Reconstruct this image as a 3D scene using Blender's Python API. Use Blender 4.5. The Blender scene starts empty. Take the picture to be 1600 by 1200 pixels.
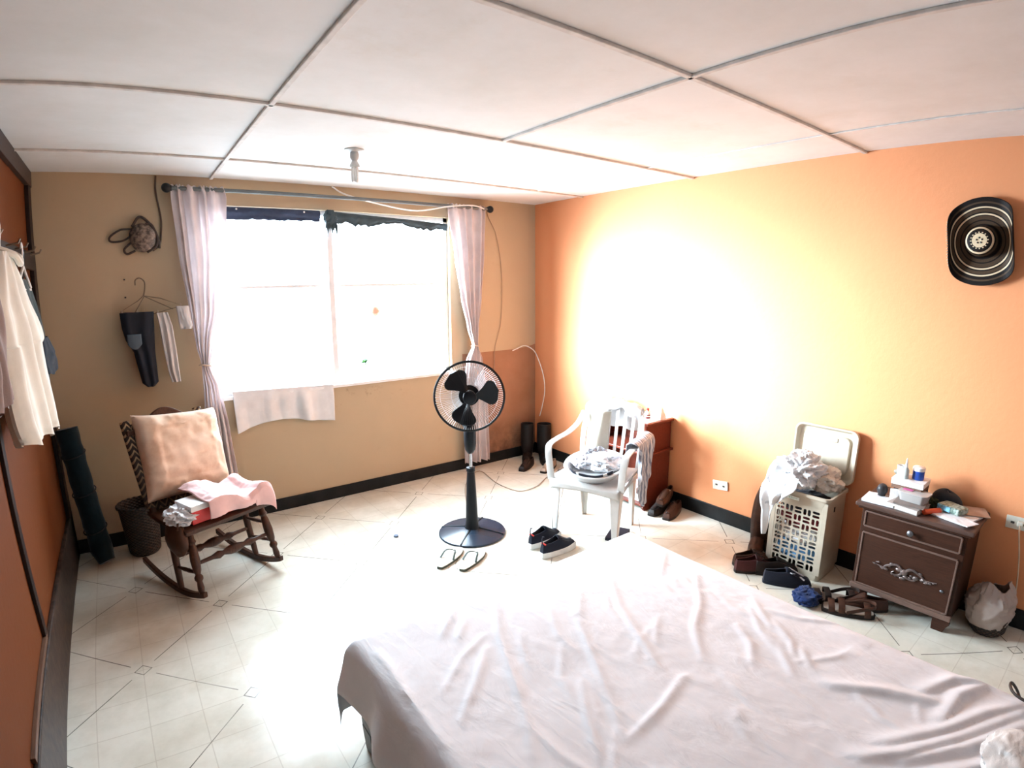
import bpy, bmesh, math, random
from mathutils import Vector, Matrix, Euler, noise
from math import sin, cos, pi, radians, sqrt, atan2, hypot

sc = bpy.context.scene
col = sc.collection
# ------------------------------------------------------------------ camera
cam_d = bpy.data.cameras.new('camera')
cam = bpy.data.objects.new('camera', cam_d); col.objects.link(cam)
cam_d.type = 'PANO'
cam_d.sensor_fit = 'HORIZONTAL'; cam_d.sensor_width = 36.0
cam_d.clip_start = 0.02
_p = cam_d if hasattr(cam_d, 'panorama_type') else cam_d.cycles
_p.panorama_type = 'FISHEYE_LENS_POLYNOMIAL'          # wide phone lens with its barrel distortion
_p.fisheye_fov = radians(150)
_p.fisheye_polynomial_k0 = 0.0
_p.fisheye_polynomial_k1 = -0.05177152594376646
_p.fisheye_polynomial_k2 = -0.0001481763086075827
_p.fisheye_polynomial_k3 = 5.329524021088931e-05
_p.fisheye_polynomial_k4 = -1.358286084894206e-06
_R = Vector((0.80358346, -0.59516212, -0.00597295)); _U = Vector((0.11246854, 0.14198435, 0.98345883)); _F = Vector((0.58446938, 0.79096302, -0.18103329))
cam.matrix_world = Matrix(((_R.x, _U.x, -_F.x, -3.4554), (_R.y, _U.y, -_F.y, -4.2789), (_R.z, _U.z, -_F.z, 1.7355), (0, 0, 0, 1)))
sc.camera = cam
# ------------------------------------------------------------------ daylight and exposure
sc.view_settings.view_transform = 'Standard'
sc.view_settings.look = 'None'
sc.view_settings.gamma = 1
sc.view_settings.use_curve_mapping = False
sc.view_settings.exposure = 0.46
w = bpy.data.worlds.new('daylight'); sc.world = w; w.use_nodes = True
nt = w.node_tree; bg = nt.nodes['Background']
tc = nt.nodes.new('ShaderNodeTexCoord'); sp = nt.nodes.new('ShaderNodeSeparateXYZ'); cr = nt.nodes.new('ShaderNodeValToRGB')
mp = nt.nodes.new('ShaderNodeMapRange'); mp.inputs['From Min'].default_value = -1; mp.inputs['From Max'].default_value = 1
nt.links.new(tc.outputs['Generated'], sp.inputs[0]); nt.links.new(sp.outputs['Z'], mp.inputs['Value'])
nt.links.new(mp.outputs[0], cr.inputs[0]); nt.links.new(cr.outputs[0], bg.inputs['Color'])
cr.color_ramp.elements[0].position = 0.0; cr.color_ramp.elements[0].color = (0.38, 0.47, 0.56, 1)
cr.color_ramp.elements[1].position = 1.0; cr.color_ramp.elements[1].color = (0.66, 0.84, 1.0, 1)
for pos, c in ((0.47, (0.45, 0.54, 0.64, 1)), (0.53, (0.76, 0.89, 1.0, 1))):
    e = cr.color_ramp.elements.new(pos); e.color = c
# hazy sky with a broad low glow on the sun's side (upper left outside the window)
dt = nt.nodes.new('ShaderNodeVectorMath'); dt.operation = 'DOT_PRODUCT'; dt.inputs[1].default_value = Vector((-.80, .585, .13)).normalized()
nt.links.new(tc.outputs['Generated'], dt.inputs[0])
def wm(op, a, b_):
    n = nt.nodes.new('ShaderNodeMath'); n.operation = op
    for i, x in enumerate((a, b_)):
        if x is None: continue
        if isinstance(x, (int, float)): n.inputs[i].default_value = x
        else: nt.links.new(x, n.inputs[i])
    return n.outputs[0]
glow = wm('EXPONENT', wm('MULTIPLY', wm('SUBTRACT', dt.outputs['Value'], 1.0), 1/.085), None)
up = nt.nodes.new('ShaderNodeMapRange'); up.interpolation_type = 'SMOOTHSTEP'
up.inputs['From Min'].default_value = 0; up.inputs['From Max'].default_value = .55; up.inputs['To Min'].default_value = 13; up.inputs['To Max'].default_value = 30
nt.links.new(sp.outputs['Z'], up.inputs['Value'])
nt.links.new(wm('ADD', wm('MULTIPLY', glow, 300.0), up.outputs[0]), bg.inputs['Strength'])
portal_d = bpy.data.lights.new('window_portal', 'AREA'); portal_d.shape = 'RECTANGLE'
portal_d.size = 2.01; portal_d.size_y = 1.36; portal_d.cycles.is_portal = True     # only guides the sampling of the sky
portal = bpy.data.objects.new('window_portal', portal_d); col.objects.link(portal)
portal.location = (-1.975, 0.17, 1.63); portal.rotation_euler = (radians(-90), 0, 0)
sc.cycles.max_bounces = 10; sc.cycles.diffuse_bounces = 6; sc.cycles.glossy_bounces = 4
sc.cycles.transparent_max_bounces = 16; sc.cycles.transmission_bounces = 6
sc.cycles.sample_clamp_indirect = 6; sc.cycles.caustics_reflective = False; sc.cycles.caustics_refractive = False
sc.cycles.use_denoising = True
try: sc.cycles.denoiser = 'OPENIMAGEDENOISE'
except Exception: pass

# ------------------------------------------------------------------ material helpers
def newmat(name):
    m = bpy.data.materials.new(name); m.use_nodes = True
    return m, m.node_tree, m.node_tree.nodes['Principled BSDF']
def N(t, kind, **kw):
    n = t.nodes.new(kind)
    for k, v in kw.items(): setattr(n, k, v)
    return n
def math_(t, op, a, b=None, c=None):
    n = N(t, 'ShaderNodeMath', operation=op)
    for i, x in enumerate((a, b, c)):
        if x is None: continue
        if isinstance(x, (int, float)): n.inputs[i].default_value = x
        else: t.links.new(x, n.inputs[i])
    return n.outputs[0]
def ramp(t, fac, stops):
    r = N(t, 'ShaderNodeValToRGB'); t.links.new(fac, r.inputs[0]); el = r.color_ramp.elements
    while len(el) < len(stops): el.new(0.5)
    for e, (p, c) in zip(el, stops):
        e.position = p; e.color = (c, c, c, 1) if isinstance(c, (int, float)) else (*c, 1)
    return r.outputs[0]
def mixc(t, fac, a, b):
    m = N(t, 'ShaderNodeMix', data_type='RGBA')
    for s, x in ((0, fac), (6, a), (7, b)):
        if isinstance(x, (int, float)): m.inputs[s].default_value = x
        elif isinstance(x, tuple): m.inputs[s].default_value = (*x, 1)
        else: t.links.new(x, m.inputs[s])
    return m.outputs[2]
def ntex(t, scale, detail=4, rough=.55, vec=None, dist=0):
    n = N(t, 'ShaderNodeTexNoise'); n.inputs['Scale'].default_value = scale; n.inputs['Detail'].default_value = detail
    n.inputs['Roughness'].default_value = rough; n.inputs['Distortion'].default_value = dist
    if vec is not None: t.links.new(vec, n.inputs['Vector'])
    return n.outputs['Fac']
def objc(t): return N(t, 'ShaderNodeTexCoord').outputs['Object']
def bumpn(t, b, h, strength=.3, dist=.01):
    n = N(t, 'ShaderNodeBump'); n.inputs['Strength'].default_value = strength; n.inputs['Distance'].default_value = dist
    t.links.new(h, n.inputs['Height']); t.links.new(n.outputs[0], b.inputs['Normal'])
_mats = {}
def mat(name, c, rough=.6, metal=0, var=.12, vs=14, bump=0, bs=60, spec=.5, coat=0, sheen=0):
    """plain material with a little uneven colour"""
    if name in _mats: return _mats[name]
    m, t, b = newmat(name); o = objc(t)
    if max(c) < .12: spec = min(spec, .22); rough = max(rough, .38)
    f = ntex(t, vs, 5, .6, o)
    d = tuple(max(0, x * (1 - var)) for x in c); l = tuple(min(1, x * (1 + var)) for x in c)
    t.links.new(ramp(t, f, [(.35, d), (.65, l)]), b.inputs['Base Color'])
    b.inputs['Roughness'].default_value = rough; b.inputs['Metallic'].default_value = metal
    b.inputs['Specular IOR Level'].default_value = spec; b.inputs['Coat Weight'].default_value = coat
    b.inputs['Sheen Weight'].default_value = sheen
    if bump: bumpn(t, b, ntex(t, bs, 6, .6, o), bump, .004)
    _mats[name] = m; return m
def fabric(name, c, var=.08, bump=.35, bs=220, trans=0.0, vs=9):
    if name in _mats: return _mats[name]
    m, t, b = newmat(name); o = objc(t)
    f = ntex(t, vs, 5, .6, o)
    cc = ramp(t, f, [(.3, tuple(x * (1 - var) for x in c)), (.7, tuple(min(1, x * (1 + var)) for x in c))])
    t.links.new(cc, b.inputs['Base Color']); b.inputs['Roughness'].default_value = .9
    b.inputs['Specular IOR Level'].default_value = .15; b.inputs['Sheen Weight'].default_value = .15
    bumpn(t, b, ntex(t, bs, 3, .6, o), bump, .0015)
    if trans:
        tr = N(t, 'ShaderNodeBsdfTranslucent'); t.links.new(cc, tr.inputs[0])
        mx = N(t, 'ShaderNodeMixShader'); mx.inputs[0].default_value = trans
        t.links.new(b.outputs[0], mx.inputs[1]); t.links.new(tr.outputs[0], mx.inputs[2])
        t.links.new(mx.outputs[0], t.nodes['Material Output'].inputs[0])
    _mats[name] = m; return m
def wood(name, dark, light, rough=.45, axis='X', scale=6, coat=.15):
    if name in _mats: return _mats[name]
    m, t, b = newmat(name); o = objc(t)
    mp = N(t, 'ShaderNodeMapping'); t.links.new(o, mp.inputs[0])
    s = [14, 14, 14]; s['XYZ'.index(axis)] = 1.2; mp.inputs['Scale'].default_value = s
    f = ntex(t, scale, 8, .65, mp.outputs[0], 1.2)
    t.links.new(ramp(t, f, [(.25, dark), (.75, light)]), b.inputs['Base Color'])
    b.inputs['Roughness'].default_value = rough; b.inputs['Coat Weight'].default_value = coat*.4; b.inputs['Coat Roughness'].default_value = .25; b.inputs['Specular IOR Level'].default_value = .2
    bumpn(t, b, f, .12, .003)
    _mats[name] = m; return m

# ------------------------------------------------------------------ mesh helpers
class MB:
    def __init__(s): s.v = []; s.f = []
    def add(s, V, Fc, M=None):
        n = len(s.v)
        s.v += [tuple(M @ Vector(p)) for p in V] if M else [tuple(p) for p in V]
        s.f += [tuple(i + n for i in q) for q in Fc]; return s
    def box(s, c, d, rot=None, taper=1.0):
        x, y, z = (k / 2 for k in d); V = []
        for k, q in ((-z, 1), (z, taper)):
            V += [(-x*q, -y*q, k), (x*q, -y*q, k), (x*q, y*q, k), (-x*q, y*q, k)]
        M = Matrix.Translation(c) @ (Euler(rot).to_matrix().to_4x4() if rot else Matrix())
        return s.add(V, [(3,2,1,0),(4,5,6,7),(0,1,5,4),(1,2,6,5),(2,3,7,6),(3,0,4,7)], M)
    def beam(s, a, b, w, h, up=(0,0,1)):
        a = Vector(a); b = Vector(b); t = (b - a).normalized(); r = t.cross(Vector(up))
        if r.length < 1e-4: r = t.cross(Vector((0,1,0)))
        r.normalize(); u = r.cross(t); V = []
        for p in (a, b):
            V += [p - r*w/2 - u*h/2, p + r*w/2 - u*h/2, p + r*w/2 + u*h/2, p - r*w/2 + u*h/2]
        return s.add(V, [(3,2,1,0),(4,5,6,7),(0,1,5,4),(1,2,6,5),(2,3,7,6),(3,0,4,7)])
    def tube(s, pts, r, n=10, closed=False, cap=True, flat=1.0):
        P = [Vector(p) for p in pts]; L = len(P)
        R = [r]*L if isinstance(r, (int, float)) else list(r)
        prev = None; V = []
        for i in range(L):
            if closed: t = P[(i+1) % L] - P[i-1]
            else: t = P[min(i+1, L-1)] - P[max(i-1, 0)]
            t.normalize()
            if prev is None:
                a = Vector((0,0,1)) if abs(t.z) < .9 else Vector((1,0,0)); u = (a - t*a.dot(t)).normalized()
            else:
                u = prev - t*prev.dot(t); u = u.normalized() if u.length > 1e-6 else prev
            prev = u; wv = t.cross(u)
            V += [P[i] + u*cos(2*pi*k/n)*R[i]*flat + wv*sin(2*pi*k/n)*R[i] for k in range(n)]
        Fc = []
        for i in range(L if closed else L-1):
            j = (i+1) % L
            for k in range(n):
                k2 = (k+1) % n; Fc.append((i*n+k, i*n+k2, j*n+k2, j*n+k))
        if cap and not closed: Fc += [tuple(range(n-1, -1, -1)), tuple((L-1)*n+k for k in range(n))]
        return s.add(V, Fc)
    def lathe(s, prof, n=24, M=None):
        V = []; Fc = []
        for r, z in prof: V += [(max(r, 1e-5)*cos(2*pi*k/n), max(r, 1e-5)*sin(2*pi*k/n), z) for k in range(n)]
        for i in range(len(prof)-1):
            for k in range(n):
                k2 = (k+1) % n; Fc.append((i*n+k, i*n+k2, (i+1)*n+k2, (i+1)*n+k))
        return s.add(V, Fc, M)
    def surf(s, fn, nu, nv, cu=False, M=None):
        V = [fn(i/nu, j/nv) for j in range(nv+1) for i in range(nu + (0 if cu else 1))]
        W = nu if cu else nu+1; Fc = []
        for j in range(nv):
            for i in range(nu):
                i2 = (i+1) % W; Fc.append((j*W+i, j*W+i2, (j+1)*W+i2, (j+1)*W+i))
        return s.add(V, Fc, M)
    def prism(s, outline, z0, z1, M=None):
        n = len(outline); V = [(x, y, z0) for x, y in outline] + [(x, y, z1) for x, y in outline]
        return s.add(V, [tuple(range(n-1, -1, -1)), tuple(range(n, 2*n))] + [(i, (i+1) % n, n+(i+1) % n, n+i) for i in range(n)], M)
    def ball(s, c, r, nu=16, nv=10, fn=None):
        r = (r, r, r) if isinstance(r, (int, float)) else r
        def q(u, v):
            a = 2*pi*u; b = pi*(v-.5)
            d = Vector((cos(a)*cos(b), sin(a)*cos(b), sin(b))); k = fn(d) if fn else 1
            return (c[0]+d.x*r[0]*k, c[1]+d.y*r[1]*k, c[2]+d.z*r[2]*k)
        return s.surf(q, nu, nv, cu=True)
    def build(s, name, m, parent=None, loc=(0,0,0), smooth=True, bevel=0, seg=2, solid=0, sub=0, rot=None):
        me = bpy.data.meshes.new(name); me.from_pydata([tuple(p) for p in s.v], [], s.f)
        bm = bmesh.new(); bm.from_mesh(me)
        bmesh.ops.remove_doubles(bm, verts=bm.verts, dist=1e-5)
        bmesh.ops.recalc_face_normals(bm, faces=bm.faces)
        for f in bm.faces: f.smooth = smooth
        if smooth:
            for e in bm.edges:
                if len(e.link_faces) == 2 and e.calc_face_angle(0) > radians(38): e.smooth = False
        bm.to_mesh(me); bm.free()
        me.materials.append(m)
        o = bpy.data.objects.new(name, me); col.objects.link(o); o.location = loc
        if rot: o.rotation_euler = rot
        if parent: o.parent = parent
        if solid:
            k = o.modifiers.new('thickness', 'SOLIDIFY'); k.thickness = solid; k.offset = 0
        if bevel:
            k = o.modifiers.new('bevel', 'BEVEL'); k.width = bevel; k.segments = seg; k.limit_method = 'ANGLE'; k.angle_limit = radians(40)
            k.harden_normals = False
        if sub:
            k = o.modifiers.new('subdivision', 'SUBSURF'); k.levels = sub; k.render_levels = sub
        return o
def holed(name, m, outer, holes, depth, parent=None, M=None, bev=0):
    """flat plate with cut-out holes, in x-y, extruded along z"""
    cu = bpy.data.curves.new(name, 'CURVE'); cu.dimensions = '2D'; cu.fill_mode = 'BOTH'; cu.extrude = depth/2
    for loop in [outer] + holes:
        sp_ = cu.splines.new('POLY'); sp_.points.add(len(loop)-1)
        for p, (x, y) in zip(sp_.points, loop): p.co = (x, y, 0, 1)
        sp_.use_cyclic_u = True
    tmp = bpy.data.objects.new('tmp', cu); me = bpy.data.meshes.new_from_object(tmp)
    if M: me.transform(M)
    bpy.data.objects.remove(tmp); bpy.data.curves.remove(cu)
    me.materials.clear(); me.materials.append(m); me.name = name
    o = bpy.data.objects.new(name, me); col.objects.link(o)
    if parent: o.parent = parent
    return o
def tag(o, label, cat, group=None, kind=None):
    o['label'] = label; o['category'] = cat
    if group: o['group'] = group
    if kind: o['kind'] = kind
    return o
def thing(name, label, cat, loc=(0,0,0), rotz=0, group=None):
    o = bpy.data.objects.new(name, None); col.objects.link(o); o.empty_display_size = .1
    o.location = loc; o.rotation_euler = (0, 0, rotz); return tag(o, label, cat, group)
def struct(o): o['kind'] = 'structure'; return o
def dup(root, loc=None, rotz=None, label=None):
    r = root.copy(); col.objects.link(r)
    if loc is not None: r.location = loc
    if rotz is not None: r.rotation_euler = (0, 0, rotz)
    if label: r['label'] = label
    def rec(a, b):
        for ch in a.children:
            c = ch.copy(); col.objects.link(c); c.parent = b; c.matrix_parent_inverse = ch.matrix_parent_inverse.copy(); rec(ch, c)
    rec(root, r); return r
def nz(x, y, z=0.0): return noise.noise(Vector((x, y, z)))
def ridge(p, sc_=1.0, oct_=4, seed=0):
    """crumple height: sharp ridges like creased cloth"""
    a = 1.0; s_ = 0; q = Vector(p)*sc_ + Vector((seed*7.1, seed*3.7, seed*1.9)); tot = 0
    for _ in range(oct_):
        wv = Vector((nz(q.x*.7, q.y*.7, q.z*.7+5), nz(q.x*.7+9, q.y*.7, q.z*.7), nz(q.x*.7, q.y*.7+4, q.z*.7)))
        n_ = 1 - abs(noise.noise(q + wv*.9))*2.2
        s_ += a*max(-.4, n_); tot += a; a *= .5; q = q*2.03 + Vector((1.7, 9.2, 3.1))
    return s_/tot
def lump(c, r, seed, amp=.35, fs=1.6, nu=64, nv=40, mb=None, flat=True):
    """crumpled heap of cloth"""
    mb = mb or MB()
    def fn(d):
        return 1 + amp*(ridge(d, fs, 4, seed) - .45)
    mb.ball(c, r, nu, nv, fn)
    if flat:
        z0 = c[2] - r[2]*.75
        mb.v = [(x, y, max(z, z0)) for x, y, z in mb.v]
    return mb
def crom(P, n=8, closed=False):
    """smooth curve through points"""
    P = [Vector(p) for p in P]; out = []
    L = len(P); rng = range(L if closed else L-1)
    for i in rng:
        p0 = P[i-1] if (i > 0 or closed) else P[0]*2-P[1]; p1 = P[i]; p2 = P[(i+1) % L]
        p3 = P[(i+2) % L] if (i+2 < L or closed) else P[-1]*2-P[-2]
        for k in range(n):
            t = k/n
            out.append(.5*((2*p1) + (p2-p0)*t + (2*p0-5*p1+4*p2-p3)*t*t + (3*p1-p0-3*p2+p3)*t**3))
    if not closed: out.append(P[-1])
    return out

# ================================================================== the room
H = 2.5; XL = -3.985; YB = -4.95
DX, DY, S = -3.6293, -1.5865, .4235
def wall_material(name, light, dirt=(.3, .2, .12), patch=None):
    m, t, b = newmat(name); o = objc(t)
    c = ramp(t, ntex(t, 1.1, 6, .65, o), [(.3, tuple(x*.93 for x in light)), (.7, light)])
    sp = N(t, 'ShaderNodeSeparateXYZ'); t.links.new(o, sp.inputs[0])
    c = mixc(t, math_(t, 'MULTIPLY', ramp(t, ntex(t, 5, 8, .7, o), [(.62, 0.), (.8, .45)]), .6), c, dirt)
    if patch:
        # lower right corner of the window wall: bare brown render with a curved upper edge and damp marks
        x, z = sp.outputs['X'], sp.outputs['Z']
        top = math_(t, 'ADD', 1.10, math_(t, 'MULTIPLY', math_(t, 'POWER', math_(t, 'MAXIMUM', math_(t, 'ADD', x, .32), 0.0), 2.0), .35))
        inx = math_(t, 'GREATER_THAN', x, -.86); inz = math_(t, 'LESS_THAN', z, top)
        k = math_(t, 'MULTIPLY', inx, inz)
        brown = ramp(t, ntex(t, 2.2, 6, .6, o), [(.3, (.27, .135, .075)), (.7, (.36, .19, .115))])
        low = math_(t, 'MULTIPLY', ramp(t, ntex(t, 7, 8, .7, o), [(.35, 0.), (.6, 1.)]), ramp(t, z, [(.12, 1.), (.45, 0.)]))
        brown = mixc(t, math_(t, 'MULTIPLY', low, .75), brown, (.07, .04, .03))
        c = mixc(t, k, c, brown)
        # scuffs under the sill
        st = math_(t, 'MULTIPLY', ramp(t, ntex(t, 12, 8, .75, o), [(.56, 0.), (.62, 1.)]),
                   math_(t, 'MULTIPLY', math_(t, 'LESS_THAN', math_(t, 'ABSOLUTE', math_(t, 'ADD', x, 1.75)), .32), math_(t, 'LESS_THAN', math_(t, 'ABSOLUTE', math_(t, 'ADD', z, -.84)), .07)))
        c = mixc(t, math_(t, 'MULTIPLY', st, .6), c, (.30, .22, .15))
    t.links.new(c, b.inputs['Base Color']); b.inputs['Roughness'].default_value = .68; b.inputs['Specular IOR Level'].default_value = .14
    bumpn(t, b, ntex(t, 24, 8, .6, o), .18, .006)
    return m
m_cream = wall_material('cream_paint', (.48, .365, .24), patch=True)
m_orange = wall_material('orange_paint', (.70, .29, .135), dirt=(.5, .17, .06))
m_left = wall_material('burnt_orange_boards', (.115, .030, .005), dirt=(.2, .07, .03))

# floor tiles
m_floor, t, b = newmat('patterned_floor_tiles'); o = objc(t)
sp = N(t, 'ShaderNodeSeparateXYZ'); t.links.new(o, sp.inputs[0])
u = math_(t, 'DIVIDE', math_(t, 'SUBTRACT', sp.outputs['X'], DX), S); v = math_(t, 'DIVIDE', math_(t, 'SUBTRACT', sp.outputs['Y'], DY), S)
pp = math_(t, 'MULTIPLY', math_(t, 'ADD', u, v), .5); qq = math_(t, 'MULTIPLY', math_(t, 'SUBTRACT', u, v), .5)
def near(x, per=1.0):   # distance to the nearest multiple
    return math_(t, 'ABSOLUTE', math_(t, 'SUBTRACT', math_(t, 'MULTIPLY', math_(t, 'ROUND', math_(t, 'DIVIDE', x, per)), per), x))
dp, dq = near(pp), near(qq)
LW = .0042
def band(x, c, w): return math_(t, 'LESS_THAN', math_(t, 'ABSOLUTE', math_(t, 'SUBTRACT', x, c)), w)
l1 = math_(t, 'MULTIPLY', math_(t, 'LESS_THAN', dq, LW), math_(t, 'GREATER_THAN', dp, .125))
l2 = math_(t, 'MULTIPLY', math_(t, 'LESS_THAN', dp, LW), math_(t, 'GREATER_THAN', dq, .125))
mx = math_(t, 'MAXIMUM', dp, dq)
l3 = band(mx, .046, LW)
ink = math_(t, 'MAXIMUM', math_(t, 'MAXIMUM', l1, l2), l3)
ink = math_(t, 'MULTIPLY', ink, ramp(t, ntex(t, 1.4, 4, .6, o), [(.32, .5), (.55, 1.)]))
gr = math_(t, 'LESS_THAN', math_(t, 'MINIMUM', near(u, .5), near(v, .5)), .005)
base = ramp(t, ntex(t, 3.2, 7, .65, o), [(.3, (.56, .54, .45)), (.55, (.70, .68, .59)), (.75, (.76, .75, .67))])
cell = N(t, 'ShaderNodeTexWhiteNoise', noise_dimensions='2D'); cb = N(t, 'ShaderNodeCombineXYZ')
t.links.new(math_(t, 'FLOOR', math_(t, 'MULTIPLY', u, 2.)), cb.inputs[0]); t.links.new(math_(t, 'FLOOR', math_(t, 'MULTIPLY', v, 2.)), cb.inputs[1]); t.links.new(cb.outputs[0], cell.inputs['Vector'])
base = mixc(t, math_(t, 'MULTIPLY', cell.outputs['Value'], .16), base, (.50, .46, .36))
base = mixc(t, math_(t, 'MULTIPLY', ramp(t, ntex(t, 1.3, 7, .7, o, 0), [(.52, 0.), (.75, 1.)]), .45), base, (.42, .33, .22))
base = mixc(t, math_(t, 'MULTIPLY', gr, .30), base, (.30, .25, .18))
base = mixc(t, math_(t, 'MULTIPLY', ink, .88), base, (.07, .06, .05))
t.links.new(base, b.inputs['Base Color'])
t.links.new(ramp(t, ntex(t, 5, 6, .6, o), [(.3, .10), (.7, .22)]), b.inputs['Roughness'])
b.inputs['Specular IOR Level'].default_value = .62
bumpn(t, b, ntex(t, 9, 3, .5, o), .05, .004)

struct(MB().box(((XL-.1)/2, YB/2, -.05), (-XL+.5, -YB+.5, .1)).build('floor', m_floor, smooth=False))
m_ceil, t, b = newmat('ceiling_board'); o = objc(t)
c = ramp(t, ntex(t, 1.6, 7, .65, o), [(.3, (.66, .65, .62)), (.6, (.75, .745, .73))])
c = mixc(t, math_(t, 'MULTIPLY', ramp(t, ntex(t, 2.6, 8, .7, o), [(.58, 0.), (.75, 1.)]), .25), c, (.55, .48, .36))
t.links.new(c, b.inputs['Base Color']); b.inputs['Roughness'].default_value = .85; bumpn(t, b, ntex(t, 40, 4, .6, o), .1, .002)
struct(MB().box(((XL-.1)/2, YB/2, H+.04), (-XL+.5, -YB+.5, .08)).build('ceiling', m_ceil, smooth=False))
m_bat = mat('batten_paint', (.66, .62, .58), .8)
def batten(n, x0, x1, y0, y1, w=.022, h=.013):
    struct(MB().box(((x0+x1)/2, (y0+y1)/2, H-h/2), (abs(x1-x0) or w, abs(y1-y0) or w, h)).build('trim_%d' % n, m_bat, bevel=.003, smooth=False))
for i, y in enumerate((-.669, -1.817, -3.0, -4.18)): batten(i+1, XL, 0, y, y, w=.012 if i == 0 else .024)
batten(5, -2.872, -2.872, YB, 0); batten(6, -1.687, -1.687, YB, -1.817); batten(7, -.517, -.517, YB, -.67, w=.014, h=.008)
# window wall with its opening
WX0, WX1, WZ0, WZ1 = -2.985, -.972, .955, 2.315; WT = .16
wb = MB()
wb.box(((XL-.2+WX0)/2, WT/2, H/2), (WX0-XL+.2, WT, H)); wb.box(((WX1+.2)/2, WT/2, H/2), (.2-WX1, WT, H))
wb.box(((WX0+WX1)/2, WT/2, WZ0/2), (WX1-WX0, WT, WZ0)); wb.box(((WX0+WX1)/2, WT/2, (H+WZ1)/2), (WX1-WX0, WT, H-WZ1))
struct(wb.build('wall_back', m_cream, smooth=False))
struct(MB().box((.08, YB/2, H/2), (.16, -YB+.4, H)).build('wall_right', m_orange, smooth=False))
struct(MB().box((XL-.06, YB/2, H/2), (.12, -YB+.4, H)).build('wall_left', m_left, smooth=False))
struct(MB().box((XL/2, YB-.06, H/2), (-XL+.4, .12, H)).build('wall_front', mat('front_wall_paint', (.30, .32, .34), .7), smooth=False))
# baseboards
m_bb = mat('black_baseboard_paint', (.009, .009, .009), .45, var=.4, vs=9, bump=.2, bs=30)
def bbd(n, a, c_): struct(MB().box(a, c_).build(n, m_bb, bevel=.004, smooth=False))
bbd('baseboard_back', (XL/2, -.006, .05), (-XL, .012, .10)); bbd('baseboard_right', (-.006, YB/2, .055), (.012, -YB, .11))
m_bbl = mat('scuffed_brown_baseboard', (.034, .020, .014), .5, var=.6, vs=22, bump=.3, bs=25)
struct(MB().box((XL+.012, YB/2, .155), (.024, -YB, .31)).build('baseboard_left', m_bbl, bevel=.006, smooth=False))
# dark wooden framing of the boarded left wall
m_dw = wood('dark_wall_framing', (.008, .004, .003), (.022, .009, .006), .5, 'Z')
m_dwy = wood('dark_wall_framing_long', (.022, .013, .010), (.045, .028, .022), .5, 'Y')
struct(MB().box((XL+.015, YB/2, H-.05), (.03, -YB, .10)).build('trim_8', m_dwy, bevel=.003, smooth=False))
struct(MB().box((XL+.012, -.06, H/2-.05), (.024, .12, H-.1)).build('trim_9', m_dw, bevel=.003, smooth=False))
struct(MB().box((XL+.008, -1.64, (H+.22)/2), (.016, .055, H-.42)).build('trim_10', m_dw, bevel=.002, smooth=False))
struct(MB().box((XL+.009, -2.05, .328), (.018, .8, .022)).build('trim_11', wood('worn_batten', (.07,.035,.02), (.14,.07,.04), .5, 'Y'), bevel=.002, smooth=False))

# window: white frame, middle post, sill, panes
m_wf = mat('white_window_paint', (.82, .80, .80), .4, var=.05)
win = MB(); fy = .07
for x0, x1, z0, z1 in ((WX0, WX1, WZ0, WZ0+.035), (WX0, WX1, WZ1-.035, WZ1), (WX0, WX0+.035, WZ0, WZ1), (WX1-.035, WX1, WZ0, WZ1)):
    win.box(((x0+x1)/2, fy, (z0+z1)/2), (x1-x0, .05, z1-z0))
W = struct(win.build('window_1', m_wf, bevel=.003, smooth=False))
MB().box((-2.03, fy-.005, (WZ0+WZ1)/2), (.045, .055, WZ1-WZ0-.06)).build('window_post', m_wf, W, bevel=.003, smooth=False)
MB().box((-1.9785, .05, WZ0-.012), (WX1-WX0+.03, .15, .024)).build('window_sill', m_wf, W, bevel=.004, smooth=False)
for x0, x1 in ((WX0+.035, -2.06), (-2.0, WX1-.035)):
    MB().box(((x0+x1)/2, fy+.012, 1.74), (x1-x0, .02, .022)).build('window_rail', m_wf, W, bevel=.002, smooth=False)
m_glass = bpy.data.materials.new('window_glass'); m_glass.use_nodes = True; t = m_glass.node_tree; t.nodes.clear()
ou = N(t, 'ShaderNodeOutputMaterial'); mxs = N(t, 'ShaderNodeMixShader'); tr = N(t, 'ShaderNodeBsdfTransparent'); gl = N(t, 'ShaderNodeBsdfGlossy')
fr = N(t, 'ShaderNodeLayerWeight'); fr.inputs[0].default_value = .12; gl.inputs['Roughness'].default_value = .02
tr.inputs[0].default_value = (.97, .98, .98, 1)
t.links.new(math_(t, 'MULTIPLY', fr.outputs['Fresnel'], .5), mxs.inputs[0]); t.links.new(tr.outputs[0], mxs.inputs[1]); t.links.new(gl.outputs[0], mxs.inputs[2]); t.links.new(mxs.outputs[0], ou.inputs[0])
for x0, x1 in ((WX0+.03, -2.05), (-2.01, WX1-.03)):
    MB().box(((x0+x1)/2, fy+.012, (WZ0+WZ1)/2), (x1-x0, .004, WZ1-WZ0-.06)).build('window_pane', m_glass, W, smooth=False)
struct(MB().box((-1.6, .45, .84), (2.6, .30, .04)).build('trim_12', mat('outside_concrete_ledge', (.45, .44, .42), .8), bevel=.004, smooth=False))

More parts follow.
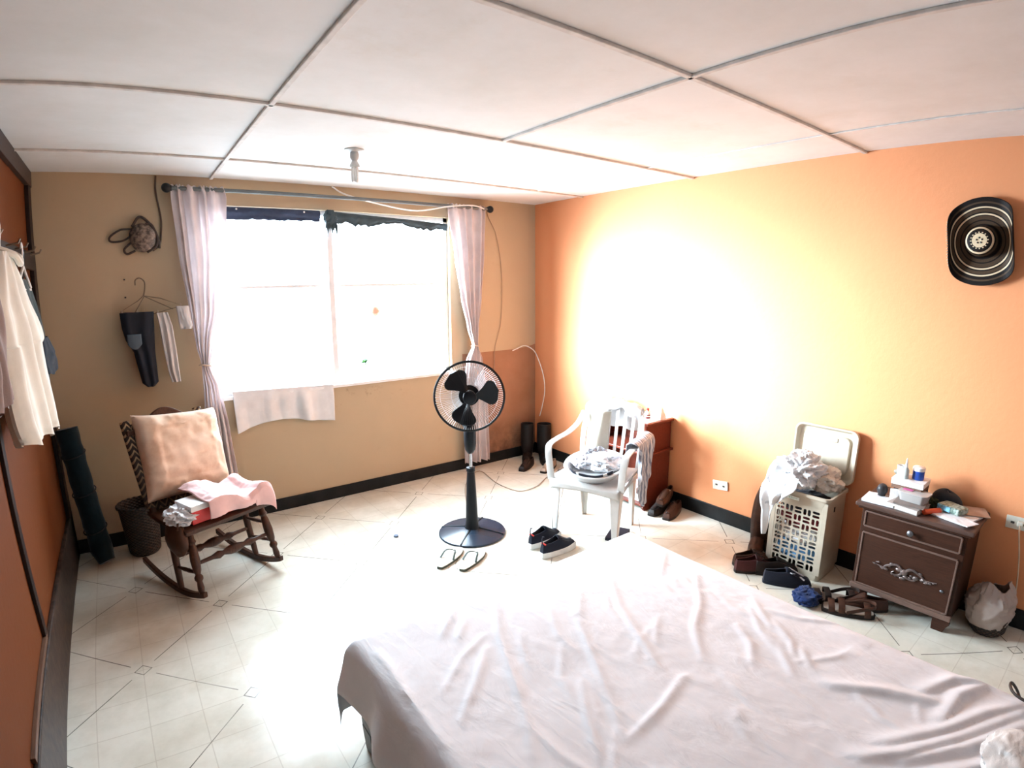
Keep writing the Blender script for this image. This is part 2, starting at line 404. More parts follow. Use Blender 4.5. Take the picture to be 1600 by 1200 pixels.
# ================================================================== curtains and window dressing
PX, PZ = -3.4554, 1.7355
m_curt = fabric('pale_pink_curtain_cloth', (.80, .73, .73), trans=.42, bump=.2)
def curtain(name, label, prof, zb, folds, seed, tie_z):
    """prof: (z, left x, right x, fold depth)"""
    zs = [p[0] for p in prof]
    def at(z):
        for a, b in zip(prof, prof[1:]):
            if z <= a[0] and z >= b[0]:
                k = (a[0]-z)/(a[0]-b[0]); k = k*k*(3-2*k)*.5 + k*.5
                return [a[i]+(b[i]-a[i])*k for i in (1, 2, 3)]
        return list(prof[-1][1:])
    top = zs[0]
    def fn(u, v):
        z = top + (zb-top)*v; xl, xr, am = at(z)
        uu = u + .03*sin(2*pi*u*2+seed)
        x = xl + (xr-xl)*uu
        ph = 2*pi*folds*u + .8*nz(u*3, z*1.3, seed)*1.5
        y = -.085 + am*(sin(ph) + .30*sin(2.1*ph+1.3+seed)*(.4+.6*nz(u*4, z, 9))) + .012*nz(u*9, z*3, seed+3)
        if z > top-.05: y += .004*sin(2*pi*folds*3*u)
        return (x, y, z + (.006*sin(2*pi*folds*2.5*u) if v == 0 else 0) + (.003*sin(ph) if v == 1 else 0))
    o = MB().surf(fn, 150, 120).build(name, m_curt, solid=.002)
    tag(o, label, 'curtain', 'curtains on the window rod')
    # cord pulling the cloth together
    xl, xr, am = at(tie_z); c = (xl+xr)/2; r = (xr-xl)/2+.012
    MB().tube([(c+r*cos(a*pi/12), -.085+(am*1.5+.008)*sin(a*pi/12), tie_z+.004*sin(a*pi/6)) for a in range(24)], .006, 8, closed=True).build('tie_cord', mat('cord_tan', (.55, .42, .33), .8), o)
    return o
curtain('curtain', 'pale pink curtain tied back left of the window, behind the rocking chair',
        [(2.425, -3.145, -2.815, .013), (2.36, -3.15, -2.80, .018), (2.0, -3.125, -2.82, .022), (1.6, -3.085, -2.88, .024), (1.35, -3.06, -2.955, .024), (1.215, -3.035, -2.985, .018),
         (1.05, -3.04, -2.93, .022), (.75, -3.06, -2.90, .024), (.33, -3.08, -2.875, .026)], .33, 4.6, 1.0, 1.215)
curtain('curtain', 'pale pink curtain tied back right of the window, behind the fan',
        [(2.425, -1.02, -.645, .013), (2.36, -1.02, -.64, .018), (2.0, -.96, -.665, .022), (1.6, -.90, -.70, .024), (1.35, -.84, -.735, .022), (1.18, -.795, -.745, .016),
         (1.05, -.86, -.70, .022), (.75, -.89, -.65, .024), (.07, -.895, -.64, .026)], .075, 4.6, 4.0, 1.18)
# rod on two brackets
m_rod = mat('grey_green_rod_paint', (.12, .13, .13), .4, metal=.3)
rod = thing('curtain_rod', 'dark grey curtain rod with black end knobs above the window', 'curtain rod', (-1.9, -.085, 2.405))
MB().tube([(-1.235, 0, 0), (1.29, 0, 0)], .014, 14).build('rod', m_rod, rod)
m_blk = mat('black_plastic', (.018, .018, .020), .35)
for x in (-1.265, 1.31):
    MB().ball((x, 0, 0), .032, 16, 10).tube([(x, 0, 0), (x*.975, 0, 0)], .02, 10).build('end_knob', m_blk, rod)
for x in (-1.20, 1.25):
    MB().box((x, .04, 0), (.022, .092, .022)).box((x, .083, 0), (.03, .006, .07)).build('bracket', m_blk, rod, bevel=.002, smooth=False)

# dark cloth rolled up along the top of the window, with a knotted bunch between the two lengths
m_dark = fabric('dark_slate_net', (.055, .075, .085), var=.25, trans=.12)
m_navy = fabric('faded_navy_cloth', (.05, .065, .11), var=.2, trans=.15)
def strip(x0, x1, zt, drop, seed, rag=.3):
    def fn(u, v):
        x = x0 + (x1-x0)*u; zz = zt(u)
        d = drop(u) * (1 + rag*ridge((x*6, 0, seed), 1.2, 3, seed) - rag*.4)
        return (x, -.012 - .018*sin(pi*min(1, v*1.4)) - .008*nz(x*14, v*4, seed), zz - d*v + (.004*nz(x*30, 2, seed) if v > 0 else 0))
    return MB().surf(fn, 110, 12)
o = strip(-2.83, -2.115, lambda u: 2.305+.003*u, lambda u: .085 - .005*u, 3, .12).build('rolled_window_cloth', m_navy, solid=.003)
tag(o, 'faded navy cloth strip pinned along the top of the left window half', 'cloth')
for i, x in enumerate((-2.72, -2.24)): MB().ball((x, -.036, 2.290), .007, 8, 6).build('pin', m_wf, o)
o = strip(-2.02, -1.0, lambda u: 2.305 - .045*u, lambda u: .075 - .03*u + .012*sin(u*9), 8, .55).build('rolled_window_cloth', m_dark, solid=.003)
tag(o, 'ragged dark slate cloth strip along the top of the right window half', 'cloth')
kb = lump((-2.045, -.045, 2.255), (.050, .03, .055), 5, .5, 2.0, 36, 24, flat=False)
for k in range(9):
    x = -2.085 + .011*k
    kb.tube(crom([(x*.6-2.045*.4, -.045, 2.24), (x, -.05, 2.19), (x+.008*sin(k*2.), -.045, 2.145-.018*(k % 3))], 4), [.014]*5+[.011, .008, .005, .003], 6, flat=.5)
o = kb.build('cloth_knot', m_dark); tag(o, 'knotted bunch of dark slate cloth with frayed ends at the window post', 'cloth')

# white towel over the sill
m_towel = fabric('white_towel_cloth', (.74, .72, .72), bump=.5, bs=160)
def tw(u, v):
    x = -2.845 + .76*u
    n = .018*max(0, sin(u*19+.5+.6*sin(v*3)))**1.5 + .016*nz(u*9, v*1.2, 2) + .02*max(0, .12-u)*5*v
    bot = .675 + .055*sin(pi*min(1, u*1.25+.02)) + .02*u
    if u > .8: bot -= (u-.8)*.12
    top = .992 - .03*u
    s = v*1.25 - .25
    if s < 0: return (x, .07+.09*(s+.0)*0 + (-s*.25)*0 + .07*(-s/.25) - .07, top+.006+.004*sin(u*30))
    return (x + .03*v*(0.5-u)*2*.3, -.016 - n*min(1, s*3) - .006, top + (bot-top)*s)
o = MB().surf(tw, 100, 44).build('towel', m_towel, solid=.005); tag(o, 'white towel hung out over the left end of the window sill', 'towel')

# loose cords on the walls
m_wcord = mat('white_cable', (.78, .76, .72), .5)
m_dcord = mat('dark_cable', (.05, .04, .035), .5)
def cord(name, pts, r, m, label, cat='cable', n=6):
    o = MB().tube(crom(pts, n), r, 8).build(name, m); return tag(o, label, cat)
cord('wall_cable', [(-2.01, -.012, 2.495), (-1.91, -.05, 2.435), (-1.62, -.115, 2.365), (-1.34, -.125, 2.34), (-1.04, -.125, 2.395), (-.82, -.135, 2.418), (-.70, -.12, 2.405), (-.60, -.03, 2.40)], .006, m_wcord, 'white cable sagging in front of the curtain rod')
cord('wall_cable', [(-.575, -.012, 2.40), (-.56, -.010, 2.343), (-.469, -.010, 2.173), (-.414, -.010, 1.817), (-.426, -.010, 1.393), (-.504, -.010, 1.103), (-.50, -.010, .75), (-.47, -.010, .62)], .0025, mat('thin_tan_wire', (.32, .22, .15), .6), 'thin brown wire running down the wall right of the curtains')
cord('wall_cable', [(-.30, -.02, 1.09), (-.251, -.025, 1.105), (-.156, -.03, 1.13), (-.06, -.045, 1.08), (-.03, -.08, 1.0), (-.025, -.156, .845), (-.02, -.177, .687), (-.02, -.138, .517), (-.02, -.10, .41)], .005, m_wcord, 'white cable arching across the corner above the rubber boots')
cord('wall_cable', [(-3.221, -.006, 2.493), (-3.227, -.010, 2.388), (-3.205, -.010, 2.22), (-3.21, -.012, 2.12), (-3.225, -.012, 2.04), (-3.27, -.012, 2.0)], .006, mat('brown_cable', (.10, .065, .045), .5), 'brown cable coming down from the ceiling beside the left curtain')

# ceiling lamp
L = thing('ceiling_lamp', 'bare energy saving bulb in a white holder on the ceiling', 'lamp', (-2.276, -1.2, 2.5))
m_plw = mat('white_plastic', (.50, .50, .49), .4, var=.06)
MB().lathe([(0, 0), (.055, 0), (.055, -.006), (.045, -.014), (.0, -.016)], 32).build('canopy', m_plw, L)
MB().lathe([(.0, -.012), (.022, -.014), (.026, -.03), (.024, -.05), (.017, -.058), (.016, -.064), (.0, -.064)], 24).build('lamp_holder', m_plw, L)
MB().lathe([(.0, -.062), (.015, -.062), (.021, -.075), (.028, -.085), (.029, -.10), (.0, -.102)], 24).build('bulb_base', mat('bulb_base_plastic', (.60, .60, .58), .4), L)
bt = MB()
for k in range(3):
    a = k*2*pi/3; x, y = .016*cos(a), .016*sin(a); x2, y2 = .016*cos(a+.9), .016*sin(a+.9)
    bt.tube(crom([(x, y, -.10), (x, y, -.165), ((x+x2)/2*1.05, (y+y2)/2*1.05, -.178), (x2, y2, -.165), (x2, y2, -.10)], 4), .0055, 8)
bt.build('bulb_tubes', mat('bulb_glass_white', (.78, .78, .76), .3), L)

# ================================================================== bed
BX0, BX1, BY0, BY1, BZ = -2.92, -1.435, -2.56, -4.90, .50
bed = thing('bed', 'low double bed with a dark frame under the white sheet', 'bed', ((BX0+BX1)/2, (BY0+BY1)/2, 0))
bw, bl = BX1-BX0, BY0-BY1
m_bedw = wood('bed_frame_wood', (.012, .014, .016), (.035, .04, .045), .4, 'Y')
fb = MB()
fb.box((0, 0, .20), (bw-.02, bl-.02, .16)); fb.build('frame', m_bedw, bed, bevel=.006, smooth=False)
for sx in (-1, 1):
    for sy in (-1, 1): MB().box((sx*(bw/2-.05), sy*(bl/2-.05), .06), (.07, .07, .12), taper=1.15).build('leg', m_bedw, bed, bevel=.004, smooth=False)
MB().box((0, 0, .385), (bw-.03, bl-.03, .205)).build('mattress', fabric('mattress_ticking', (.6, .6, .62)), bed, bevel=.05, seg=4)

FOLDS = [[(-2.34,-2.64),(-2.47,-2.85),(-2.56,-3.05),(-2.64,-3.23),(-2.71,-3.35)],[(-2.06,-2.84),(-2.19,-2.97),(-2.3,-3.16),(-2.4,-3.34),(-2.48,-3.47)],[(-1.89,-2.85),(-2.0,-3.0),(-2.07,-3.14),(-2.14,-3.28),(-2.19,-3.37)],[(-1.57,-3.05),(-1.74,-3.19),(-1.89,-3.27),(-2.02,-3.4)],[(-1.49,-2.82),(-1.67,-2.94)],[(-2.56,-2.9),(-2.68,-3.02),(-2.8,-3.13)],[(-2.41,-3.22),(-2.5,-3.34),(-2.57,-3.46)],[(-2.87,-2.70),(-2.88,-2.95),(-2.89,-3.17)],[(-2.14,-3.41),(-2.3,-3.45),(-2.47,-3.47)],[(-2.53,-2.71),(-2.61,-2.8)],[(-2.53,-2.63),(-2.65,-2.75)],[(-1.55,-3.31),(-1.62,-3.39),(-1.67,-3.46)],[(-1.76,-3.37),(-1.82,-3.46),(-1.91,-3.52)],[(-1.63,-3.44),(-1.7,-3.55),(-1.76,-3.59)],[(-1.76,-3.53),(-1.86,-3.64)],[(-1.71,-3.59),(-1.78,-3.66)]]
BIG = [[(-1.82,-3.75),(-1.73,-3.89),(-1.66,-4.04)],[(-1.64,-3.98),(-1.51,-4.04),(-1.46,-4.12),(-1.44,-4.22)],[(-1.74,-4.07),(-1.58,-4.08),(-1.45,-4.14)],[(-1.95,-3.97),(-1.78,-4.09),(-1.62,-4.17),(-1.49,-4.26)],[(-2.05,-3.94),(-1.96,-4.03),(-1.8,-4.13),(-1.54,-4.27)],[(-1.98,-4.04),(-1.83,-4.16),(-1.6,-4.29)],[(-2.3,-3.9),(-2.1,-4.05),(-1.9,-4.2),(-1.62,-4.4)],[(-2.5,-4.1),(-2.2,-4.3),(-1.8,-4.5)]]
random.seed(4)
for _ in range(46):
    x = random.uniform(-2.8, -1.5); y = random.uniform(-4.3, -2.62); a = radians(random.gauss(-118, 24)); l = random.uniform(.08, .32)
    FOLDS.append([(x, y), (x+cos(a)*l*.5+random.uniform(-.01, .01), y+sin(a)*l*.5), (x+cos(a+.15)*l, y+sin(a+.15)*l)])
segs = []
for fi, F in enumerate(FOLDS + BIG):
    big = fi >= len(FOLDS); spec = fi < 16
    wd = .022 if big else (.014 if spec else .012); am = .016 if big else (.0075 if spec else random.uniform(.003, .006))
    n = len(F)-1
    for i in range(n):
        segs.append((F[i], F[i+1], wd, am, i/n, (i+1)/n))
def fold_h(x, y):
    h = 0
    for (ax, ay), (bx, by), wd, am, t0, t1 in segs:
        if x < min(ax, bx)-.06 or x > max(ax, bx)+.06 or y < min(ay, by)-.06 or y > max(ay, by)+.06: continue
        dx, dy = bx-ax, by-ay; L2 = dx*dx+dy*dy
        t = ((x-ax)*dx+(y-ay)*dy)/L2; tt = min(1, max(0, t))
        ex, ey = x-ax-dx*tt, y-ay-dy*tt; side = (dx*ey-dy*ex)
        d = sqrt(ex*ex+ey*ey); g = t0+(t1-t0)*tt
        w_ = wd*(1.5 if side > 0 else .7)
        e = am*math.exp(-(d/w_)**2)*(sin(pi*min(1, max(0, .12+.80*g)))**.6)
        h = max(h, e)
    return h
def sheet(u, v):
    # unrolled cloth coordinates: s across the bed, t along it
    dl = (.195 + .045*min(1, max(0, v-.13)/.10)) if u < .5 else .30
    R = .05
    s = -dl + (bw + dl + .30)*u; q = -.30 + (bl+.34)*v
    def half(a, R=.055):      # distance in from the edge of the unrolled cloth -> position and drop over a rounded edge
        if a >= R: return a, 0.0
        th = (R-a)/R
        if th < pi/2: return R - R*sin(th), -R*(1-cos(th))
        return 0.0, -(R + (R - R*pi/2 - a))
    def rnd(a, L):
        if a < L/2: p_, d_ = half(a); return p_ - .012, d_
        p_, d_ = half(L-a); return L - p_ + .012, d_
    sx, d1 = rnd(s, bw); qy, d2 = rnd(q, bl)
    x = BX0+sx; y = BY0-qy; drop = min(d1, d2) if (d1 == 0 or d2 == 0) else -sqrt(d1*d1+d2*d2)
    z = BZ + drop
    top = min(1, max(0, 1 + drop/.02))
    z += top*(fold_h(x, y) + .005*nz(x*3, y*3, 1) + .0022*ridge((x*4, y*4, 0), 1.3, 3, 2))
    k = min(1, max(0, -drop-.03)*6)
    if s < bw/2 and d1 < -.03: x -= (.10*(-d1-.03) + .020*sin(y*17+2.5*nz(y*2, 0, 3)) + .012*nz(y*5, z*5, 3) + .012)*k
    if s > bw/2 and d1 < -.03: x += (.06*(-d1) + .012*sin(y*15) + .010*nz(y*5, z*5, 3))*k
    if d2 < -.03: y += (.06*(-d2) + .012*sin(x*19) + .010*nz(x*5, z*5, 8))*k
    return (x, y, max(z, .02))
m_sheet, t, b = newmat('white_bed_sheet'); o_ = objc(t)
t.links.new(ramp(t, ntex(t, 3.0, 6, .65, o_), [(.3, (.74, .74, .77)), (.7, (.82, .82, .85))]), b.inputs['Base Color'])
b.inputs['Roughness'].default_value = .8; b.inputs['Specular IOR Level'].default_value = .25; b.inputs['Sheen Weight'].default_value = .1
mpg = N(t, 'ShaderNodeMapping'); t.links.new(o_, mpg.inputs[0]); mpg.inputs['Rotation'].default_value = (0, 0, radians(28)); mpg.inputs['Scale'].default_value = (5.5, 1.6, 3)
bumpn(t, b, ntex(t, 3.0, 4, .5, mpg.outputs[0], .5), .38, .02)
o = MB().surf(sheet, 230, 330).build('bed_sheet', m_sheet); tag(o, 'white wrinkled bed sheet draped over the low double bed', 'bed sheet')
o = lump((-1.80, -4.285, .528), (.115, .075, .026), 11, .40, .75, 70, 44).build('crumpled_cloth', fabric('soft_white_cotton', (.80, .80, .79)))
tag(o, 'small crumpled white cloth lying on the near right part of the bed', 'cloth')
cord('loose_cable', [(-1.33, -4.28, .36), (-1.385, -4.235, .47), (-1.43, -4.207, .526), (-1.46, -4.205, .532), (-1.495, -4.225, .532), (-1.515, -4.27, .533), (-1.50, -4.33, .533), (-1.43, -4.37, .530), (-1.37, -4.40, .46), (-1.30, -4.44, .33)], .005, m_dcord, 'black cable looping over the right edge of the bed')

# ================================================================== pedestal fan
FX, FY = -1.55, -1.214
fan = thing('pedestal_fan', 'black pedestal fan with three blades and round wire guard standing on the tiles', 'fan', (FX, FY, 0))
m_fan = mat('glossy_dark_fan_plastic', (.006, .007, .009), .38, var=.1)
m_base, t, b = newmat('fan_base_plastic'); b.inputs['Base Color'].default_value = (.020, .032, .052, 1); b.inputs['Roughness'].default_value = .24; b.inputs['Specular IOR Level'].default_value = .7
MB().lathe([(0, 0), (.232, 0), (.238, .006), (.234, .013), (.20, .022), (.12, .033), (.06, .042), (.0, .044)], 64).build('base', m_base, fan)
rb = MB()
for k in range(4):
    a = radians(38 + 90*k); rb.beam((.05*cos(a), .05*sin(a), .043), (.232*cos(a), .232*sin(a), .014), .012, .012)
rb.build('base_rib', m_fan, fan, bevel=.003)
MB().lathe([(0, .03), (.058, .035), (.048, .05), (.044, .10), (.032, .38), (.027, .46), (.031, .465), (.031, .49), (.0, .495)], 24).build('lower_column', m_fan, fan)
MB().tube([(0, 0, .48), (0, 0, .63)], .0125, 16).build('chrome_pole', mat('chrome', (.75, .75, .77), .15, metal=1), fan)
# head faces the room
yaw = atan2(-(-3.2-FX), (-4.35-FY)) ; fdir = Vector((-.50, -.86, .06)).normalized()
rq = fdir.to_track_quat('Z', 'Y').to_matrix().to_4x4()
head_c = Vector((-.025, -.045, 1.0))
HM = Matrix.Translation(head_c) @ rq
MB().lathe([(0, .59), (.018, .592), (.036, .62), (.043, .66), (.044, .78), (.040, .795), (.0, .80)], 20, Matrix.Diagonal((1, .9, 1, 1))).build('control_box', m_fan, fan)
nk = MB().tube([(.0, .02, .78), (.02, .045, .86), (.022, .045, .95)], [.03, .028, .03], 14); nk.build('neck', m_fan, fan)
MB().lathe([(0, -.16), (.035, -.158), (.062, -.13), (.072, -.08), (.070, -.05), (.0, -.048)], 28, HM).build('motor_housing', m_fan, fan)
RG = .232
def ringpts(r, z, n=56): return [HM @ Vector((r*cos(2*pi*k/n), r*sin(2*pi*k/n), z)) for k in range(n)]
MB().tube(ringpts(RG, 0, 72), .0065, 8, closed=True, flat=1.4).build('guard_rim', m_fan, fan)
m_wire = mat('pale_guard_wire', (.80, .80, .82), .4, var=.03)
rw = MB(); 
for k in range(96):
    a = 2*pi*k/96; P = []
    for r, z in ((.07, -.055), (.12, -.057), (.19, -.045), (.222, -.022), (RG, -.002)): P.append(HM @ Vector((r*cos(a+ (RG-r)*.5), r*sin(a+(RG-r)*.5), z)))
    rw.tube(P, .0014, 4, cap=False)
for r, z in ((.12, -.058), (.195, -.044)): rw.tube(ringpts(r, z), .0017, 5, closed=True)
rw.build('rear_guard', m_wire, fan)
fw = MB()
for k in range(72):
    a = 2*pi*k/72; P = []
    for r, z in ((.045, .062), (.11, .060), (.185, .046), (.222, .022), (RG, .002)): P.append(HM @ Vector((r*cos(a-(RG-r)*.4), r*sin(a-(RG-r)*.4), z)))
    fw.tube(P, .0005, 3, cap=False)
fw.build('front_guard', m_fan, fan)
MB().lathe([(0, .068), (.030, .067), (.042, .064), (.045, .060), (.0, .058)], 28, HM).build('guard_badge', m_fan, fan)
MB().lathe([(0, .040), (.030, .038), (.040, .02), (.042, -.02), (.0, -.03)], 24, HM).build('blade_hub', m_fan, fan)
for k, a0 in enumerate((127, 8, -108)):
    a0 = radians(a0)
    def bl_(u, v):
        q = 2*u-1; r = .030 + .168*v
        wd = (.26 + .40*v**.7)*sqrt(max(0.0, 1 - (max(0, v-.55)/.45)**2.6)) + .002
        ang = a0 + q*wd + .10*(v-.5)
        return HM @ Vector((r*cos(ang), r*sin(ang), .004 + .020*q*(.4+.6*v) + .012*v))
    MB().surf(bl_, 24, 20).build('blade', m_fan, fan, solid=.0025)
cord('fan_cable', [(-1.49, -1.08, .02), (-1.10, -.40, .008), (-.80, -.16, .006), (-.852, -.508, .006), (-.839, -.729, .006), (-.779, -.812, .006), (-.609, -.792, .006), (-.373, -.669, .006), (-.20, -.75, .006)], .0032, mat('tan_cable', (.24, .18, .13), .5), 'thin fan cable snaking over the floor towards the plastic chair')

# ================================================================== rocking chair
rk = thing('rocking_chair', 'dark turned-wood rocking chair with a zigzag woven back by the window wall', 'rocking chair', (-3.180, -.742, 0), radians(23))
m_rk = wood('rocking_chair_wood', (.026, .010, .006), (.085, .033, .017), .4, 'Z', coat=.3)
def turned(mb, a, b, prof, n=12):
    """turned spindle from a to b; prof (t, r)"""
    a = Vector(a); b = Vector(b); mb.tube([a+(b-a)*t for t, r in prof], [r for t, r in prof], n); return mb
LEGP = [(0, .017), (.12, .019), (.16, .026), (.20, .017), (.26, .022), (.45, .027), (.62, .022), (.68, .015), (.72, .024), (.76, .024), (.80, .015), (.9, .019), (1, .015)]
STR = [(0, .007), (.25, .010), (.42, .013), (.5, .011), (.58, .013), (.75, .010), (1, .007)]
BIGS = [(0, .010), (.22, .013), (.30, .024), (.36, .014), (.44, .026), (.5, .030), (.56, .026), (.64, .014), (.70, .024), (.78, .013), (1, .010)]
for s in (-1, 1):
    x = s*.255
    P = [Vector((x, y, .017+(.085 if y < -.05 else .050)*((y+.05)/.36)**2)) for y in [(-.36+.72*k/18) for k in range(19)]]
    r = MB()
    for a_, b_ in zip(P, P[1:]): pass
    V = []; Fq = []
    for i, p in enumerate(P):
        for dx, dz in ((-.014, -.017), (.014, -.017), (.014, .017), (-.014, .017)): V.append((p.x+dx, p.y, p.z+dz))
    for i in range(len(P)-1):
        for k in range(4): Fq.append((i*4+k, i*4+(k+1) % 4, i*4+4+(k+1) % 4, i*4+4+k))
    Fq += [(3, 2, 1, 0), tuple(len(P)*4-4+k for k in range(4))]
    r.add(V, Fq); r.build('rocker', m_rk, rk, bevel=.005)
    f0, f1 = (x*.90, -.235, .415), (x, -.325, .075); b0, b1 = (x*.93, -.02, .40), (x, -.085, .035)
    turned(MB(), f0, f1, LEGP).build('leg', m_rk, rk); turned(MB(), b0, b1, [(0, .02), (.5, .021), (1, .017)]).build('leg', m_rk, rk)
    def lp(a, b, t): return Vector(a)+(Vector(b)-Vector(a))*t
    for t_ in (.32, .66): turned(MB(), lp(f0, f1, t_), lp(b0, b1, t_), STR).build('stretcher', m_rk, rk)
turned(MB(), (-.245, -.275, .235), (.245, -.275, .235), BIGS).build('stretcher', m_rk, rk)
turned(MB(), (-.243, -.055, .215), (.243, -.055, .215), BIGS).build('stretcher', m_rk, rk)
def seatf(u, v):
    y = -.285 + .50*v; x = (u-.5)*(.55-.05*v)
    return (x, y, .445 - .03*sin(pi*v)*.6 - .02*v - (.02*(1-v*12) if v < .08 else 0))
MB().surf(seatf, 24, 20).build('seat', m_rk, rk, solid=.028, bevel=.004)
for s in (-1, 1):
    turned(MB(), (s*.225, .17, .40), (s*.232, .385, .96), [(0, .02), (.3, .022), (.6, .019), (.9, .02), (1, .016)]).build('back_post', m_rk, rk)
# wavy top rail
def rail(u, v):
    x = (u-.5)*.50; t_ = abs(2*u-1); top = .975 + .050*cos(pi*min(1, t_*1.15))**1 * (1 if t_ < .87 else 1) - .01
    z = .885 + (top-.885)*v; return (x, .325 + .11*(z-.80) + .018*(1-t_**2), z)
MB().surf(rail, 40, 6).build('top_rail', m_rk, rk, solid=.024, bevel=.004)
m_weave, t, b = newmat('zigzag_weave'); o_ = objc(t); sp = N(t, 'ShaderNodeSeparateXYZ'); t.links.new(o_, sp.inputs[0])
zz = math_(t, 'ADD', math_(t, 'MULTIPLY', sp.outputs['Z'], 26.0), math_(t, 'MULTIPLY', math_(t, 'PINGPONG', math_(t, 'MULTIPLY', sp.outputs['X'], 34.0), 1.0), 1.1))
k_ = ramp(t, math_(t, 'FRACT', zz), [(.62, 0.), (.66, 1.)])
t.links.new(mixc(t, math_(t, 'MULTIPLY', k_, ramp(t, sp.outputs['Z'], [(.55, .35), (.95, 1.)])), (.035, .022, .016), (.42, .28, .16)), b.inputs['Base Color']); b.inputs['Roughness'].default_value = .9
bumpn(t, b, ntex(t, 180, 2, .5, o_), .4, .002)
def bk(u, v): return ((u-.5)*.47, .19 + .20*v - .012*sin(pi*u), .44 + .50*v)
bp = MB().surf(bk, 20, 20)
for s in (-1, 1): bp.tube([(s*.232, .19+.20*k/6-.0, .46+.50*k/6) for k in range(7)], .026, 12)
bp.build('woven_back', m_weave, rk, solid=.006)

# cushion leaning on the back
m_cush, t, b = newmat('faded_peach_cushion'); o_ = objc(t)
t.links.new(ramp(t, ntex(t, 6.5, 5, .6, o_), [(.3, (.60, .38, .25)), (.5, (.78, .58, .43)), (.7, (.84, .68, .54))]), b.inputs['Base Color']); b.inputs['Roughness'].default_value = .85; b.inputs['Sheen Weight'].default_value = .2
bumpn(t, b, ntex(t, 7, 6, .6, o_), .22, .010)
def sgnp(a, p): return math.copysign(abs(a)**p, a)
def pillow(wd, hd, th, seed):
    mb = MB()
    for sd in (-1, 1):
        def fn(u, v, sd=sd):
            x, y = 2*u-1, 2*v-1
            k = (max(0, 1-x**4))*(max(0, 1-y**4)); pin = 1 - .055*(1-abs(x)**3)*abs(y)**6 ; pin2 = 1 - .055*(1-abs(y)**3)*abs(x)**6
            e = .010*nz(x*4, y*4, seed+sd)*min(1, k*3)
            wr = .012*ridge((x*2, y*2, seed), 1.4, 3, seed)*min(1, k*2.5)*(1 if max(abs(x), abs(y)) > .6 else .3)
            return (x*wd/2*pin2, sd*(th/2*k**.42 + e + wr), y*hd/2*pin)
        mb.surf(fn, 44, 44)
    return mb
o = pillow(.545, .54, .19, 3).build('cushion', m_cush, loc=(-3.245, -.485, .725), rot=(radians(-20), radians(5.5), radians(23)))
tag(o, 'large square peach cushion leaning against the back of the rocking chair', 'cushion')

def rkp(x, y, z):
    a = radians(23); return (-3.180 + x*cos(a) - y*sin(a), -.742 + x*sin(a) + y*cos(a), z)
# shoe box, pink towel, white cloth on the seat
bx = thing('shoe_box', 'red shoe box with a white lid on the front of the rocking chair seat', 'box', rkp(-.075, -.17, .453), radians(23))
m_red = mat('red_cardboard', (.62, .035, .03), .5); m_card = mat('white_card', (.78, .77, .76), .5, var=.05)
MB().box((0, 0, .038), (.27, .17, .075)).build('box_body', m_red, bx, bevel=.003, smooth=False)
MB().box((0, 0, .092), (.278, .178, .034)).build('lid', m_card, bx, bevel=.003, smooth=False)
m_pink = fabric('pale_pink_towel', (.80, .52, .50), bump=.5, bs=150)
def pk(u, v):
    # from the back of the seat over the box, down its front, and over the right side of the seat
    x = -.125 + .40*u; s = v
    zt = .575 - (0 if u < .45 else .055*min(1, (u-.45)/.2)) + .016*sin(u*9) 
    if u > .80: zt += .03*sin((u-.8)/.2*pi*.6)
    if s < .62:
        y = .045 - .325*(s/.62); z = zt + .022*sin(s*8+u*3)*(.4+u*.6) + .006*nz(u*7, s*5, 2)
    else:
        k = (s-.62)/.38; y = -.280 - .012 - .012*sin(u*14)*k - .006*sin(k*3)
        z = zt - .006 - (zt-.468+.0)*k*(.92 if u < .75 else 1.30)
    if u > .86: 
        k = (u-.86)/.14; x = .215 + .085*sin(k*1.3); z -= .055*k*k
    return rkp(x, y, z + .004*nz(u*16, v*16, 4))
o = MB().surf(pk, 70, 70).build('towel', m_pink, solid=.008); tag(o, 'pale pink towel spread over the seat of the rocking chair', 'towel')
o = lump(rkp(-.225, -.165, .50), (.085, .105, .050), 21, .55, 1.5, 60, 40).build('crumpled_cloth', fabric('off_white_cotton', (.66, .65, .66)))
tag(o, 'grey white crumpled cloth on the left front corner of the rocking chair seat', 'cloth')
bg_ = thing('leather_bag', 'small brown leather bag hanging off the left side of the rocking chair seat', 'bag', rkp(-.285, -.19, .28), radians(23))
m_lth = mat('brown_leather', (.06, .024, .013), .45, bump=.3, bs=40)
MB().ball((0, 0, .105), (.042, .10, .105), 28, 18, lambda d: 1+.10*nz(d.x*2, d.y*2, d.z*2+3)).build('bag_body', m_lth, bg_)
MB().tube([(-.02, -.07, .18), (0, -.05, .225), (.01, 0, .235), (0, .05, .225), (-.02, .07, .18)], .006, 8).build('strap', m_lth, bg_)

